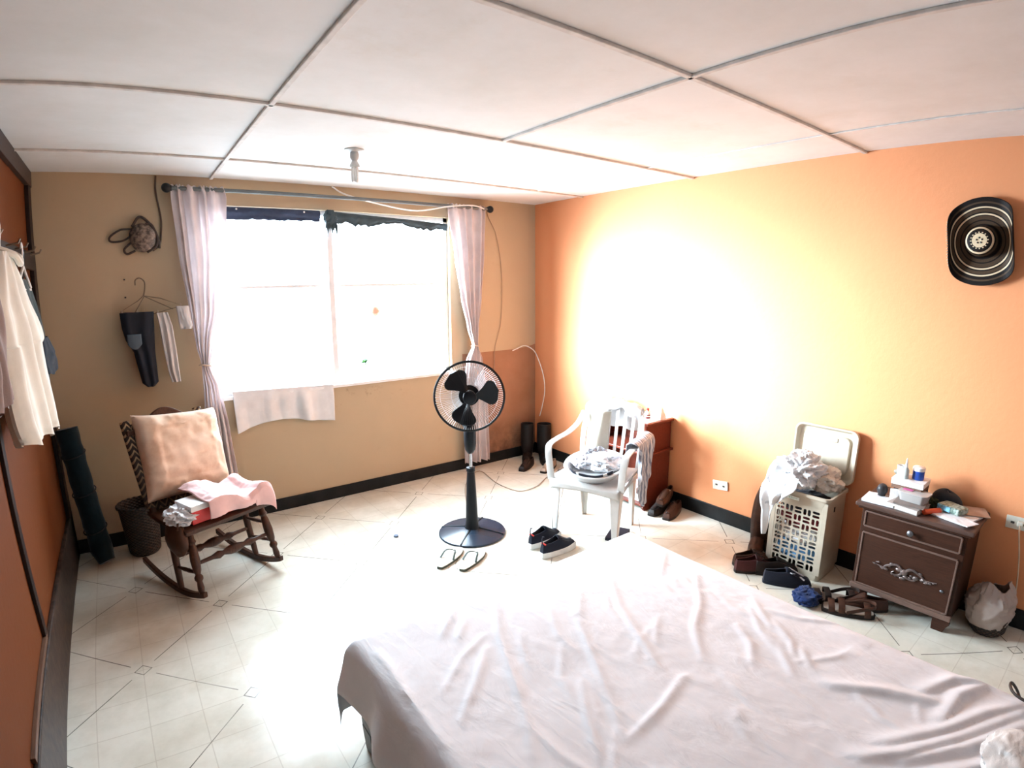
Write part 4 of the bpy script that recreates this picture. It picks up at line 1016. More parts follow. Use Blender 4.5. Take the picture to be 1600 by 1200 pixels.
# lid, hinged at the back, leaning on the wall
ld = MB(); Mlid = Matrix.Translation((D_/2+.004, -.012, Hh+.012)) @ Euler((0, radians(4), 0)).to_matrix().to_4x4()
def lid_ring(w_, h_, r, x): return [(x, p[0], p[1]+.175) for p in rrect(w_, h_, r, 0)]
V = MB(); shell(V, [lid_ring(.385, .335, .045, -.030), lid_ring(.385, .335, .045, .0), lid_ring(.36, .31, .04, .010)])
rg = [lid_ring(.385, .335, .045, -.030), lid_ring(.365, .315, .040, -.028), lid_ring(.34, .29, .035, -.004), lid_ring(.29, .235, .03, .002), lid_ring(.28, .225, .03, -.012)]
shell(V, rg); n_ = len(rg[0]); base_i = len(V.v)-n_; V.f.append(tuple(base_i+k for k in range(n_))); 
b0_ = n_*2; V.f.append(tuple(b0_+k for k in range(n_)))
V.v = [tuple(Mlid @ Vector(p)) for p in V.v]; V.build('lid', m_hp, hp, bevel=.002)
MB().box(tuple(Mlid @ Vector((-.010, -.01, .265))), (.010, .12, .026), (0, radians(4), 0)).build('lid_handle', m_hp, hp, bevel=.003)
# clothes: inside and on top
def hpp(x, y, z): return (-.190+x, -2.912+y, z)
for (z, m, c, sd) in ((.115, fabric('light_blue_cloth', (.10, .25, .45)), 'light blue clothing seen through the lowest slots of the hamper', 61),
                  (.235, m_wcl, 'white clothing seen through the middle slots of the hamper', 62),
                  (.335, fabric('dark_red_cloth', (.16, .02, .025)), 'dark red clothing seen through the slots above the white clothing', 63),
                  (.425, fabric('dark_grey_cloth', (.035, .035, .045)), 'dark clothing in the top of the hamper', 64)):
    o = lump(hpp(0, 0, z), (.122, .152, .068), sd, .3, 1.5, 60, 36).build('clothing', m); tag(o, c, 'clothing')
o = lump(hpp(.03, -.085, .585), (.10, .09, .075), 71, .5, 1.3, 70, 44).build('garment', fabric('cream_garment', (.60, .54, .47))); tag(o, 'beige rolled garment at the right back of the hamper heap', 'clothing')
o = lump(hpp(-.03, .055, .625), (.125, .135, .105), 73, .6, 1.35, 110, 70).build('garment', m_wcl); tag(o, 'big white crumpled garment heaped on top of the laundry hamper', 'clothing')
m_kn, t, b = newmat('white_shirt_with_grey_marks'); o_ = objc(t)
t.links.new(mixc(t, math_(t, 'MULTIPLY', ramp(t, ntex(t, 26, 2, .5, o_), [(.64, 0.), (.68, 1.)]), .55), (.78, .78, .79), (.25, .26, .30)), b.inputs['Base Color']); b.inputs['Roughness'].default_value = .9; bumpn(t, b, ntex(t, 30, 5, .6, o_), .3, .006)
def dr(u, v):
    # garment hanging over the front left corner of the hamper
    if v < .38:
        k = v/.38; x = -.02 - .165*k; z = .650 - .110*k**1.5 + .022*ridge((u*3, v*3, 1), 1.5, 3, 5)
        return hpp(x, .01+.20*u + .01*sin(k*4), z)
    k = (v-.38)/.62; y = .01+.20*u; wv_ = .014*sin(u*15+k*2) + .014*nz(u*5, k*2, 4)
    ln = .10 + .22*min(1, max(0, (u-.25)/.4)); kk = k
    y = y + (.06 - .0*u)*kk*0.6 + (.11-y)*.55*kk
    return hpp(-.185 - .020*sin(pi*min(1, k*2))*1.0 - wv_*min(1, k*4)*.8 - .012, y, .540 - ln*kk)
o = MB().surf(dr, 60, 60).build('shirt', m_kn, solid=.005); tag(o, 'white shirt with grey marks hanging down over the left front corner of the hamper', 'clothing')

# ================================================================== nightstand
ns = thing('nightstand', 'carved brown wooden nightstand with one drawer and an ornamented door', 'nightstand', (-.185, -3.54, 0))
m_ns = wood('nightstand_wood', (.024, .008, .004), (.052, .018, .009), .5, 'Y', coat=.25); m_nse = wood('worn_light_edge', (.085, .048, .036), (.17, .105, .082), .42, 'Y', coat=.3)
MB().box((.01, 0, .325), (.33, .52, .49)).build('carcass', m_ns, ns, bevel=.003, smooth=False)
MB().box((-.004, 0, .578), (.376, .585, .024)).build('top', wood('nightstand_top_wood', (.05, .026, .020), (.11, .065, .052), .38, 'Y', coat=.3), ns, bevel=.008, seg=3, smooth=False)
MB().box((-.004, 0, .560), (.350, .555, .014)).build('top_moulding', m_ns, ns, bevel=.004, smooth=False)
for s in (-1, 1):
    for xs in (-.135, .155):
        ol = [(-.045, .08), (.045, .08), (.040, .0), (-.02, .0), (-.03, .03), (-.045, .05)]
        MB().prism([(a*-s, z) for a, z in ol], -.014, .014, Matrix.Translation((xs-.0, s*.218, 0)) @ Euler((radians(90), 0, radians(90))).to_matrix().to_4x4()).build('foot', m_ns, ns, bevel=.002, smooth=False)
MB().box((-.158, 0, .092), (.020, .535, .032)).build('plinth_moulding', m_nse, ns, bevel=.006, smooth=False)
def frame(mb, x, y0, y1, z0, z1, w_=.010, d_=.010):
    mb.beam((x, y0, z0), (x, y1, z0), w_, d_); mb.beam((x, y0, z1), (x, y1, z1), w_, d_); mb.beam((x, y0, z0), (x, y0, z1), w_, d_); mb.beam((x, y1, z0), (x, y1, z1), w_, d_); return mb
dw = MB().box((-.158, 0, .497), (.010, .475, .080)).build('drawer', m_ns, ns, bevel=.002, smooth=False)
frame(MB(), -.163, -.238, .238, .456, .540).build('drawer_moulding', m_nse, dw, bevel=.003, smooth=False)
MB().lathe([(0, 0), (.006, .0), (.006, .012), (.015, .018), (.016, .026), (.010, .032), (0, .034)], 18, Matrix.Translation((-.163, 0, .493)) @ Euler((0, radians(-90), 0)).to_matrix().to_4x4()).build('knob', mat('tarnished_metal', (.16, .16, .17), .4, metal=.7), dw)
dr_ = MB().box((-.158, 0, .265), (.010, .475, .300)).build('door', m_ns, ns, bevel=.002, smooth=False)
frame(MB(), -.163, -.238, .238, .114, .418).build('door_moulding', m_nse, dr_, bevel=.003, smooth=False)
orn = MB(); random.seed(9)
for k in range(26):
    y = -.150 + .300*k/25 + random.uniform(-.006, .006); sp_r = .034*(1-abs(y/.155)**1.5)+.004; z = random.uniform(-1, 1)*sp_r
    r_ = random.uniform(.006, .013)*(1.15-abs(y/.16)*.5)
    orn.ball((-.166, y, .263+z+.02*y), (.007, r_*1.5, r_*.8), 8, 6)
for s in (-1, 1):
    orn.tube(crom([(-.167, 0, .265), (-.168, s*.035, .292), (-.168, s*.075, .280), (-.168, s*.10, .262), (-.168, s*.085, .252), (-.168, s*.12, .258), (-.166, s*.165, .263)], 5), [.0085 - .006*k/30 for k in range(31)], 7)
    orn.tube(crom([(-.167, 0, .262), (-.168, s*.03, .236), (-.168, s*.06, .240), (-.168, s*.05, .254)], 5), [.007 - .004*k/15 for k in range(16)], 7)
orn.ball((-.168, 0, .264), (.010, .020, .018), 12, 8)
orn.build('carved_ornament', mat('silvered_brown_carving', (.14, .105, .095), .3, metal=.35, var=.4), dr_)
MB().ball((-.168, -.195, .232), (.006, .010, .007), 10, 8).build('keyhole_plate', mat('tarnished_metal', (.16, .16, .17)), dr_)

# things on the nightstand ------------------------------------------
TZ = .591
m_pap = mat('white_paper', (.74, .74, .76), .6, var=.06)
def sheets(name, loc, rz, w_, d_, h_, m, lab, cat_='papers', curl=.0):
    def fn(u, v): return ((u-.5)*w_, (v-.5)*d_, h_ + curl*(max(0, u-.8)**1.5*6) + .003*nz(u*5, v*5, 3))
    mb = MB().surf(fn, 14, 14); b2 = MB().box((0, 0, h_/2), (w_*.98, d_*.98, h_*.9)); mb.add(b2.v, b2.f)
    o = mb.build(name, m, loc=loc, rot=(0, 0, rz)); return tag(o, lab, cat_)
sheets('paper_stack', (-.275, -3.345, TZ), radians(4), .15, .165, .014, m_pap, 'stack of white papers on the left front corner of the nightstand')
bk1 = thing('book', 'thick open-edged book lying at the front of the nightstand', 'book', (-.270, -3.485, TZ), radians(-8))
MB().box((0, 0, .014), (.150, .155, .022)).build('pages', m_pgs, bk1, smooth=False)
for z in (.0015, .0265): MB().box((0, 0, z), (.156, .162, .003)).build('cover', mat('grey_book_cover', (.34, .31, .29), .5), bk1, smooth=False)
sheets('booklet', (-.265, -3.495, TZ+.029), radians(4), .14, .15, .008, mat('brown_grey_booklet', (.20, .16, .14), .5), 'dark booklet on top of the thick book on the nightstand', 'booklet')
tub = thing('clear_tub', 'translucent plastic food tub with a pink mark on the booklet', 'tub', (-.245, -3.500, TZ+.038), radians(-6))
m_clr, t, b = newmat('cloudy_clear_plastic'); b.inputs['Base Color'].default_value = (.60, .56, .53, 1); b.inputs['Roughness'].default_value = .22; b.inputs['Transmission Weight'].default_value = .35
sh_ = MB(); shell(sh_, [rrect(.085, .125, .02, 0), rrect(.10, .145, .024, .042), rrect(.108, .153, .026, .044), rrect(.108, .153, .026, .050), rrect(.10, .145, .024, .050)], True); sh_.f.append(tuple(len(sh_.v)-28+k for k in range(28))); sh_.build('tub_body', m_clr, tub)
MB().box((0, .035, .0515), (.03, .05, .002)).build('pink_label', mat('magenta_label', (.55, .10, .28), .5), tub, bevel=.001)
# box stack behind
slabs('carton', [(-.155, -3.455, TZ, .12, .15, .075, mat('black_carton', (.02, .02, .025), .5), .05, 'black carton under the white box at the middle of the nightstand'),
                 (-.160, -3.450, TZ+.0755, .135, .155, .022, mat('brown_carton', (.17, .09, .06), .6), -.03, 'flat brown carton between the black carton and the white box')], 'carton')
sheets('white_box', (-.160, -3.450, TZ+.098), radians(1), .145, .165, .032, m_card, 'white box topmost of the stack on the nightstand', 'box')
o = MB().box((0, 0, .036), (.012, .045, .07)).build('folded_label', m_card, loc=(-.225, -3.395, TZ+.001), rot=(0, radians(-6), .3), bevel=.002, smooth=False); tag(o, 'white folded price card leaning on the black carton', 'card')
bz = TZ+.1305
cup = MB().lathe([(0, 0), (.019, 0), (.022, .06), (.020, .06), (.017, .006), (0, .005)], 24).build('white_cup', m_wht, loc=(-.165, -3.395, bz)); tag(cup, 'small white cup behind the pointed tube on the box stack', 'cup')
tb = thing('pointed_tube', 'grey white squeeze tube with a pointed cap standing on the box stack', 'tube', (-.190, -3.425, bz))
MB().lathe([(0, 0), (.018, 0), (.018, .045), (.010, .062), (0, .062)], 20).build('tube_body', mat('grey_white_tube', (.46, .50, .48), .4), tb); MB().lathe([(0, .060), (.009, .060), (.003, .112), (0, .113)], 16).build('pointed_cap', m_wht, tb)
jr = thing('blue_jar', 'white lidded jar with a blue label on the right of the box stack', 'jar', (-.150, -3.480, bz))
MB().lathe([(0, 0), (.029, 0), (.030, .004), (.030, .048), (0, .048)], 28).build('jar_body', mat('blue_jar_label', (.012, .075, .42), .35, var=.3), jr); MB().lathe([(0, .048), (.031, .048), (.032, .052), (.031, .066), (.026, .070), (0, .071)], 28).build('lid', m_wht, jr)
o = MB().ball((0, 0, .034), (.032, .028, .034), 20, 14).lathe([(.0, .0), (.02, 0), (.02, .006), (0, .006)], 16).build('round_case', mat('dark_grey_plastic', (.035, .033, .035), .4), loc=(-.225, -3.330, TZ+.015)); tag(o, 'round dark grey case on the papers at the left of the nightstand', 'case')
o = MB().ball((0, 0, .016), (.018, .024, .016), 16, 10).build('small_tin', mat('olive_grey', (.20, .19, .15), .5), loc=(-.150, -3.378, bz-.001)); tag(o, 'small olive grey tin at the left end of the box stack', 'tin')
lt = thing('orange_torch', 'orange cylindrical torch lying beside the books on the nightstand', 'torch', (-.265, -3.603, TZ+.015), radians(-33))
m_or = mat('orange_red_plastic', (.72, .085, .02), .35)
MB().tube([(-.055, 0, 0), (.045, 0, 0)], .0145, 20).build('tube_body', m_or, lt); MB().tube([(.045, 0, 0), (.058, 0, 0)], .011, 18).build('end_cap', mat('beige_cap', (.45, .33, .22), .5), lt)
o = lump((-.170, -3.575, TZ+.026), (.03, .035, .028), 81, .6, 1.6, 36, 24).build('dried_sprig', mat('dark_olive_leaves', (.035, .045, .018), .7)); tag(o, 'small dark olive sprig behind the orange torch', 'sprig')
sheets('papers', (-.205, -3.700, TZ), radians(-14), .20, .20, .010, m_pap, 'loose white papers spread on the right half of the nightstand')
sheets('papers', (-.285, -3.740, TZ+.0115), radians(-24), .09, .15, .004, m_pap, 'creased white paper topmost at the front right edge of the nightstand')
sheets('envelope', (-.105, -3.760, TZ+.0115), radians(22), .14, .15, .004, mat('beige_envelope', (.46, .33, .26), .7), 'beige envelope sticking out at the right back of the nightstand', 'envelope')
pk_ = thing('tissue_packet', 'green and light blue printed packet on the papers of the nightstand', 'packet', (-.190, -3.680, TZ+.0165), radians(-22))
m_gp, t, b = newmat('green_printed_plastic'); o_ = objc(t); t.links.new(ramp(t, ntex(t, 60, 3, .6, o_), [(.4, (.10, .17, .14)), (.6, (.42, .50, .44))]), b.inputs['Base Color']); b.inputs['Roughness'].default_value = .35
MB().box((0, 0, .017), (.085, .125, .034)).build('packet_body', m_gp, pk_, bevel=.008, seg=3)
MB().box((-.044, .022, .017), (.004, .075, .028)).build('blue_end', mat('light_blue_print', (.20, .50, .68), .4, var=.4, vs=60), pk_, bevel=.002)
cp = thing('peaked_cap', 'dark navy peaked cap at the back of the nightstand against the wall', 'cap', (-.085, -3.625, TZ), radians(-20))
m_cap = fabric('dark_navy_twill', (.014, .020, .028))
MB().surf(lambda u, v: (.068*cos(2*pi*u)*cos(v*pi/2*.98), .085*sin(2*pi*u)*cos(v*pi/2*.98), .085*sin(v*pi/2)**.8*(1+.10*sin(2*pi*u))), 32, 12, cu=True).build('crown', m_cap, cp, solid=.003)
MB().surf(lambda u, v: (-.035 + (.05*v)*-sin(pi*u)*1.1 - .015*sin(pi*u), -.07*cos(pi*u)*(1+.1*v) - .03*v, .010+.022*sin(pi*u)*(1-v*.7)), 20, 8).build('peak', m_cap, cp, solid=.003)
# plastic bag and basket right of the nightstand
wb_ = thing('small_basket', 'dark brown basket on the floor right of the nightstand', 'basket', (-.135, -3.955, 0))
MB().lathe([(0, .004), (.078, 0), (.095, .02), (.105, .13), (.098, .13), (.088, .03), (.0, .02)], 32).build('basket_body', m_wk, wb_)
m_bag, t, b = newmat('thin_white_plastic_bag'); o_ = objc(t); b.inputs['Base Color'].default_value = (.50, .42, .38, 1); b.inputs['Roughness'].default_value = .35
trl = N(t, 'ShaderNodeBsdfTranslucent'); trl.inputs[0].default_value = (.5, .42, .38, 1); mxs_ = N(t, 'ShaderNodeMixShader'); mxs_.inputs[0].default_value = .3
t.links.new(b.outputs[0], mxs_.inputs[1]); t.links.new(trl.outputs[0], mxs_.inputs[2]); t.links.new(mxs_.outputs[0], t.nodes['Material Output'].inputs[0])
def bagf(u, v):
    a = 2*pi*u; rg_ = ridge((cos(a)*1.2, sin(a)*1.2, v*1.4), 1.5, 4, 9)
    r = (.090 + .020*sin(pi*v)) * (1 + .30*(rg_-.45)*(.25+.75*v)) * (1 - .22*max(0, v-.72)/.28)
    z = .05 + .185*v + (.055*max(0, cos(a-2.9))**3 + .060*max(0, cos(a+1.35))**5)*max(0, v-.55)/.45 + .012*rg_*v
    if v > .9: r *= 1 - (v-.9)*1.2
    return (r*cos(a), r*sin(a)*1.10, z)
bgp = MB().surf(bagf, 72, 40, cu=True).build('plastic_bag', m_bag, loc=(-.145, -3.945, .0), solid=.0015)
tag(bgp, 'translucent whitish plastic bag lining the dark basket right of the nightstand', 'bag')
o = lump((-.145, -3.945, .13), (.06, .06, .06), 91, .4, 1.4, 36, 24).build('rubbish', mat('dark_red_rubbish', (.12, .04, .03), .7)); tag(o, 'dark red rubbish inside the plastic bag', 'rubbish')

# wall sockets
for (y, z, rx, lab, nm) in ((-2.183, .280, -.12, 'white wall socket low on the orange wall left of the hamper', 'wall_socket'), (-3.975, .570, -.02, 'cream wall socket with a plug right of the nightstand', 'wall_socket')):
    k_ = thing(nm, lab, 'socket', (0, y, z))
    MB().box((-.005, 0, 0), (.010, .125, .068), (rx, 0, 0)).build('plate', mat('old_white_socket', (.62, .60, .52), .5), k_, bevel=.003, smooth=False)
    for dy in (-.03, .03): MB().box((-.0105, dy, .0), (.002, .018, .012)).build('socket_hole', m_dcord, k_)
k_ = thing('power_plug', 'cream power plug with its cord in the socket right of the nightstand', 'plug', (-.025, -3.985, .575))
MB().box((0, 0, 0), (.028, .03, .026)).build('plug_body', mat('old_white_socket', (.62, .60, .52)), k_, bevel=.005)
MB().tube(crom([(-.014, 0, -.004), (-.03, -.008, -.05), (-.025, -.03, -.16), (-.018, -.05, -.30), (-.02, -.06, -.42)], 6), .004, 8).build('plug_cord', mat('cream_cord', (.55, .42, .30), .6), k_)

# ================================================================== woven hat on the orange wall
ht = thing('woven_hat', 'black and cream ringed woven straw hat hanging on the orange wall', 'hat', (-.012, -3.630, 1.978))
ht.rotation_euler = (radians(-5), 0, 0)
def attr_mesh(name, V, Fq, rad, m, parent, solid=0):
    me = bpy.data.meshes.new(name); me.from_pydata([tuple(p) for p in V], [], Fq); at = me.attributes.new('rad', 'FLOAT', 'POINT')
    for i, r in enumerate(rad): at.data[i].value = r
    for p in me.polygons: p.use_smooth = True
    me.materials.append(m); o = bpy.data.objects.new(name, me); col.objects.link(o); o.parent = parent
    if solid: k = o.modifiers.new('thickness', 'SOLIDIFY'); k.thickness = solid
    return o
m_hat, t, b = newmat('black_cream_woven_straw'); at = N(t, 'ShaderNodeAttribute'); at.attribute_name = 'rad'; o_ = objc(t)
rr_ = math_(t, 'MULTIPLY', at.outputs['Fac'], 4.5)
blk, crm, dk2 = (.008, .005, .004), (.60, .47, .31), (.060, .036, .020)
CR = N(t, 'ShaderNodeValToRGB'); CR.color_ramp.interpolation = 'CONSTANT'; t.links.new(rr_, CR.inputs[0])
st = [(0, crm), (.115, blk), (.26, crm), (.305, blk), (.335, dk2), (.36, blk), (.40, dk2), (.47, blk), (.50, dk2), (.585, blk), (.605, crm), (.64, blk), (.67, dk2), (.735, blk), (.755, crm), (.79, blk), (.86, dk2), (.90, blk)]
el = CR.color_ramp.elements
while len(el) < len(st): el.new(.5)
for e, (p, c) in zip(el, st): e.position = p; e.color = (*c, 1)
t.links.new(CR.outputs[0], b.inputs['Base Color']); b.inputs['Roughness'].default_value = .6; b.inputs['Specular IOR Level'].default_value = .15; bumpn(t, b, ntex(t, 160, 2, .5, o_), .5, .002)
V = []; rad = []; Fq = []; nr, na = 28, 96
for i in range(nr+1):
    r = .078 + (.222-.078)*i/nr
    for k in range(na):
        f_ = 2*pi*k/na; a_ = r*cos(f_); z_ = r*sin(f_); s0 = .078; R_ = .075; s_ = abs(a_)
        if s_ > s0: th = (s_-s0)/R_; aa = s0 + R_*sin(th); dd = R_*(1-cos(th))
        else: aa, dd = s_, 0
        V.append((-.004-dd*.9 - .02*(z_/.222)**2, -math.copysign(aa, a_), z_)); rad.append(r)
for i in range(nr):
    for k in range(na): Fq.append((i*na+k, i*na+(k+1) % na, (i+1)*na+(k+1) % na, (i+1)*na+k))
attr_mesh('brim', V, Fq, rad, m_hat, ht, .004)
V = []; rad = []; Fq = []; prof = [(.001, .100), (.02, .101), (.045, .100), (.060, .096), (.070, .085), (.075, .06), (.079, .03), (.082, 0)]
for i, (r, d) in enumerate(prof):
    for k in range(64): V.append((-d, r*cos(2*pi*k/64), r*sin(2*pi*k/64))); rad.append([0, .02, .03, .062, .072, .078, .085, .09][i] + .0)
for i in range(len(prof)-1):
    for k in range(64): Fq.append((i*64+k, i*64+(k+1) % 64, (i+1)*64+(k+1) % 64, (i+1)*64+k))
attr_mesh('crown', V, Fq, rad, m_hat, ht)
mk = MB()
for k in range(5): a = radians(90+72*k); mk.ball((-.1025, .013*cos(a), .013*sin(a)), (.0015, .0045, .0045), 8, 6)
mk.build('crown_star', m_blk, ht)
mk = MB()
for k in range(16): a = 2*pi*k/16; mk.ball((-.1005, .040*cos(a), .040*sin(a)), (.0015, .004, .003), 8, 6)
mk.build('crown_dots', mat('cream_straw', (.62, .50, .34), .6), ht)
mk = MB()
for k in range(17):
    z_ = -.11 + .22*k/16; mk.ball((-.005-.075*.9*(1-cos((sqrt(.215**2-z_*z_)-.078)/.075)), .078+.075*sin((sqrt(.215**2-z_*z_)-.078)/.075)+.003, z_), (.004, .003, .004), 6, 5)
mk.build('brim_stitching', mat('cream_straw', (.62, .50, .34)), ht)

# ================================================================== hanging things on the window wall
bgw = thing('woven_shoulder_bag', 'round brown woven shoulder bag with coiled straps hanging on the window wall', 'bag', (-3.325, 0, 2.085))
m_wv, t, b = newmat('brown_grey_weave'); o_ = objc(t); t.links.new(ramp(t, ntex(t, 42, 4, .6, o_), [(.38, (.045, .032, .026)), (.6, (.24, .17, .13))]), b.inputs['Base Color']); b.inputs['Roughness'].default_value = .9; bumpn(t, b, ntex(t, 90, 3, .6, o_), .6, .004)
MB().surf(lambda u, v: ((.082*cos(2*pi*u))*sin(pi*v*.5+.0)**.8*(1+.04*sin(6*pi*u)), -.010-.07*cos(pi*v*.5), .095*sin(2*pi*u)*sin(pi*v*.5)**.8), 40, 14, cu=True).build('bag_body', m_wv, bgw)
m_stp = mat('dark_woven_strap', (.06, .042, .035), .85, bump=.4, bs=120)
MB().tube(crom([(-.055, -.03, .055), (-.13, -.02, .05), (-.195, -.015, .005), (-.19, -.015, -.025), (-.12, -.02, -.02), (-.07, -.03, .01)], 7), .0065, 8).build('strap', m_stp, bgw)
MB().tube(crom([(-.07, -.02, -.03), (-.115, -.015, -.075), (-.10, -.015, -.105), (-.05, -.02, -.085)], 7), .007, 8).build('strap', m_stp, bgw)
MB().tube(crom([(-.06, -.04, .07), (-.01, -.02, .135), (.05, -.02, .09), (.085, -.02, .02), (.08, -.025, -.05), (.02, -.03, -.095)], 7), .009, 8).build('strap', m_stp, bgw)
MB().tube(crom([(.02, -.03, .09), (.06, -.02, .085), (.095, -.02, -.01), (.098, -.02, -.07)], 7), .007, 8).build('strap', m_stp, bgw)
for p in ((-3.457, -.004, 1.815), (-3.46, -.004, 1.698)):
    o = MB().ball((0, 0, 0), (.006, .005, .006), 8, 6).build('nail', m_dcord, loc=p); tag(o, 'dark nail in the wall left of the clothes hanger' if p[2] > 1.75 else 'rusty nail lower on the wall, left of the clothes hanger', 'nail')
m_hgr = mat('bronze_wire_hanger', (.16, .11, .07), .45, metal=.3)
hg = thing('clothes_hanger', 'dark wire hanger with clips hanging on the window wall', 'hanger', (0, 0, 0))
MB().tube(crom([(-3.395, -.05, 1.775), (-3.392, -.05, 1.808), (-3.366, -.05, 1.822), (-3.340, -.05, 1.800), (-3.338, -.05, 1.765), (-3.345, -.05, 1.725), (-3.352, -.05, 1.705)], 6), .0045, 8).build('hook', m_hgr, hg)
MB().tube([(-3.352, -.05, 1.705), (-3.385, -.052, 1.675), (-3.50, -.055, 1.605), (-3.30, -.06, 1.585), (-3.12, -.055, 1.630), (-3.25, -.05, 1.685), (-3.352, -.05, 1.705)], .003, 8).build('hanger_wire', m_hgr, hg)
MB().tube([(-3.345, -.05, 1.705), (-3.41, -.065, 1.60)], .003, 8).tube([(-3.345, -.05, 1.70), (-3.18, -.06, 1.61)], .003, 8).build('hanger_wire', m_hgr, hg)
for x, z in ((-3.488, 1.600), (-3.395, 1.592), (-3.275, 1.590), (-3.13, 1.628)): MB().box((x, -.070, z-.005), (.012, .016, .045), taper=.7).build('clip', mat('wooden_clip', (.42, .32, .24), .6), hg, bevel=.002, smooth=False)
m_jean, t, b = newmat('dark_denim'); o_ = objc(t); t.links.new(ramp(t, ntex(t, 8, 5, .6, o_), [(.35, (.0025, .0045, .011)), (.75, (.006, .011, .023))]), b.inputs['Base Color']); b.inputs['Roughness'].default_value = .85; bumpn(t, b, ntex(t, 260, 2, .5, o_), .4, .001)
def cloth_panel(edges, y0, th, m, name, lab, cat_, seed=0, par=None, folds=5, am=.010):
    """hanging cloth between a left and a right edge, (z, xl, xr) rows, with body"""
    def fn(u, v, side):
        f = v*(len(edges)-1); i = min(int(f), len(edges)-2); k = f-i
        z = edges[i][0]+(edges[i+1][0]-edges[i][0])*k; xl = edges[i][1]+(edges[i+1][1]-edges[i][1])*k; xr = edges[i][2]+(edges[i+1][2]-edges[i][2])*k
        bod = th*sqrt(max(0, 1-(2*u-1)**4))*(.55+.45*min(1, v*3))
        w_ = am*sin(2*pi*folds*u + 1.5*nz(v*2, seed, 1) + seed)*min(1, v*4+.2)
        return (xl+(xr-xl)*u, y0 - side*bod*.5 + w_ + .5*am*nz(u*6, v*4, seed+side), z)
    mb = MB()
    for sd in (1, -1): mb.surf(lambda u, v: fn(u, v, sd), 36, 36)
    o = mb.build(name, m, par)
    if lab: tag(o, lab, cat_)
    return o
jn = cloth_panel([(1.600, -3.505, -3.300), (1.50, -3.500, -3.305), (1.42, -3.485, -3.31), (1.34, -3.445, -3.315), (1.2, -3.425, -3.315), (1.13, -3.415, -3.315), (1.105, -3.39, -3.34)], -.085, .06, m_jean, 'jeans', 'dark navy jeans clipped to the left side of the wall hanger', 'jeans', 2, folds=2, am=.006)
MB().surf(lambda u, v: (-3.475 + .085*u, -.118 - .006*sin(pi*u), 1.46 - .10*v*(1-.35*abs(2*u-1)**2)), 10, 10).build('back_pocket', mat('faded_blue_pocket', (.07, .10, .13), .8), jn, solid=.004)
cloth_panel([(1.590, -3.285, -3.215), (1.5, -3.275, -3.195), (1.35, -3.265, -3.185), (1.2, -3.25, -3.18), (1.12, -3.235, -3.178)], -.09, .05, fabric('pale_grey_trousers', (.62, .58, .56), bump=.3), 'trousers', 'pale grey trousers clipped in the middle of the wall hanger', 'trousers', 5, folds=2, am=.010)
cloth_panel([(1.630, -3.165, -3.085), (1.56, -3.16, -3.08), (1.50, -3.155, -3.07), (1.475, -3.15, -3.08)], -.135, .03, fabric('grey_white_cloth_piece', (.60, .58, .58)), 'small_cloth', 'small grey white cloth clipped at the right end of the wall hanger', 'cloth', 7, folds=1, am=.005)

# ================================================================== left wall: rail with hanging clothes
rl = thing('clothes_rail', 'dark wooden peg board on the left wall with clothes on hangers', 'rail', (XL+.045, -.92, 1.935))
MB().box((-.012, 0, 0), (.022, 1.50, .10)).build('board', wood('dark_peg_board', (.010, .007, .005), (.022, .015, .011), .6, 'Y'), rl, bevel=.003, smooth=False)
for y in (-.70, -.25, .0, .28, .52): MB().tube([(-.004, y, .03), (.05, y, .04), (.06, y, .06)], .005, 8).build('peg', m_hgr, rl)
def hanger_at(lab, x, y, z, m, w_=.40, tilt=0):
    h = thing('clothes_hanger', lab, 'hanger', (x, y, z))
    MB().tube(crom([(0, -.020, .075), (0, -.005, .100), (0, .018, .090), (0, .016, .06), (0, 0, .035), (0, 0, 0)], 6), .004, 8).build('hook', m, h)
    MB().tube([(0, 0, 0), (0, -w_/2, -.09), (0, -w_/2+.01, -.10), (0, w_/2-.01, -.10), (0, w_/2, -.09)], .006, 8, closed=True).build('hanger_frame', m, h)
    return h
m_whg = mat('white_hanger_plastic', (.66, .62, .56), .4)
hanger_at('white hanger inside the white shirt on the left wall rail', XL+.170, -2.10, 1.875, m_whg, .42)
hanger_at('white hanger inside the dark denim shirt on the left wall rail', XL+.125, -1.30, 1.865, m_whg, .36)
hanger_at('black hanger beside the denim shirt at the corner end of the rail', XL+.085, -.98, 1.860, m_blk, .30)
m_shirt = fabric('white_cotton_shirt', (.74, .73, .66), bump=.2, bs=120)
def garment(name, lab, m, x, rows, th, seed, folds, am):
    """rows: (z, y far, y near)"""
    def fn(u, v, side):
        f = v*(len(rows)-1); i = min(int(f), len(rows)-2); k = f-i
        z = rows[i][0]+(rows[i+1][0]-rows[i][0])*k; a_ = rows[i][1]+(rows[i+1][1]-rows[i][1])*k; b_ = rows[i][2]+(rows[i+1][2]-rows[i][2])*k
        bod = th*sqrt(max(0, 1-(2*u-1)**4))*(.35+.65*min(1, v*2.5))
        w_ = am*(sin(2*pi*folds*u + 2*nz(v*1.5, seed, 1) + seed) + .5*sin(2*pi*folds*2.3*u+seed*2))*min(1, v*2+.1)
        hem = (.010*sin(2*pi*folds*u+1)) if v > .97 else 0
        if name == 'white_shirt': hem += .075*u*v*v
        return (x + side*bod*.5 + w_ + am*.6*nz(u*5, v*5, seed), a_+(b_-a_)*u, z+hem)
    mb = MB()
    for sd in (1, -1): mb.surf(lambda u, v: fn(u, v, sd), 70, 60)
    o = mb.build(name, m)
    return tag(o, lab, 'clothing')
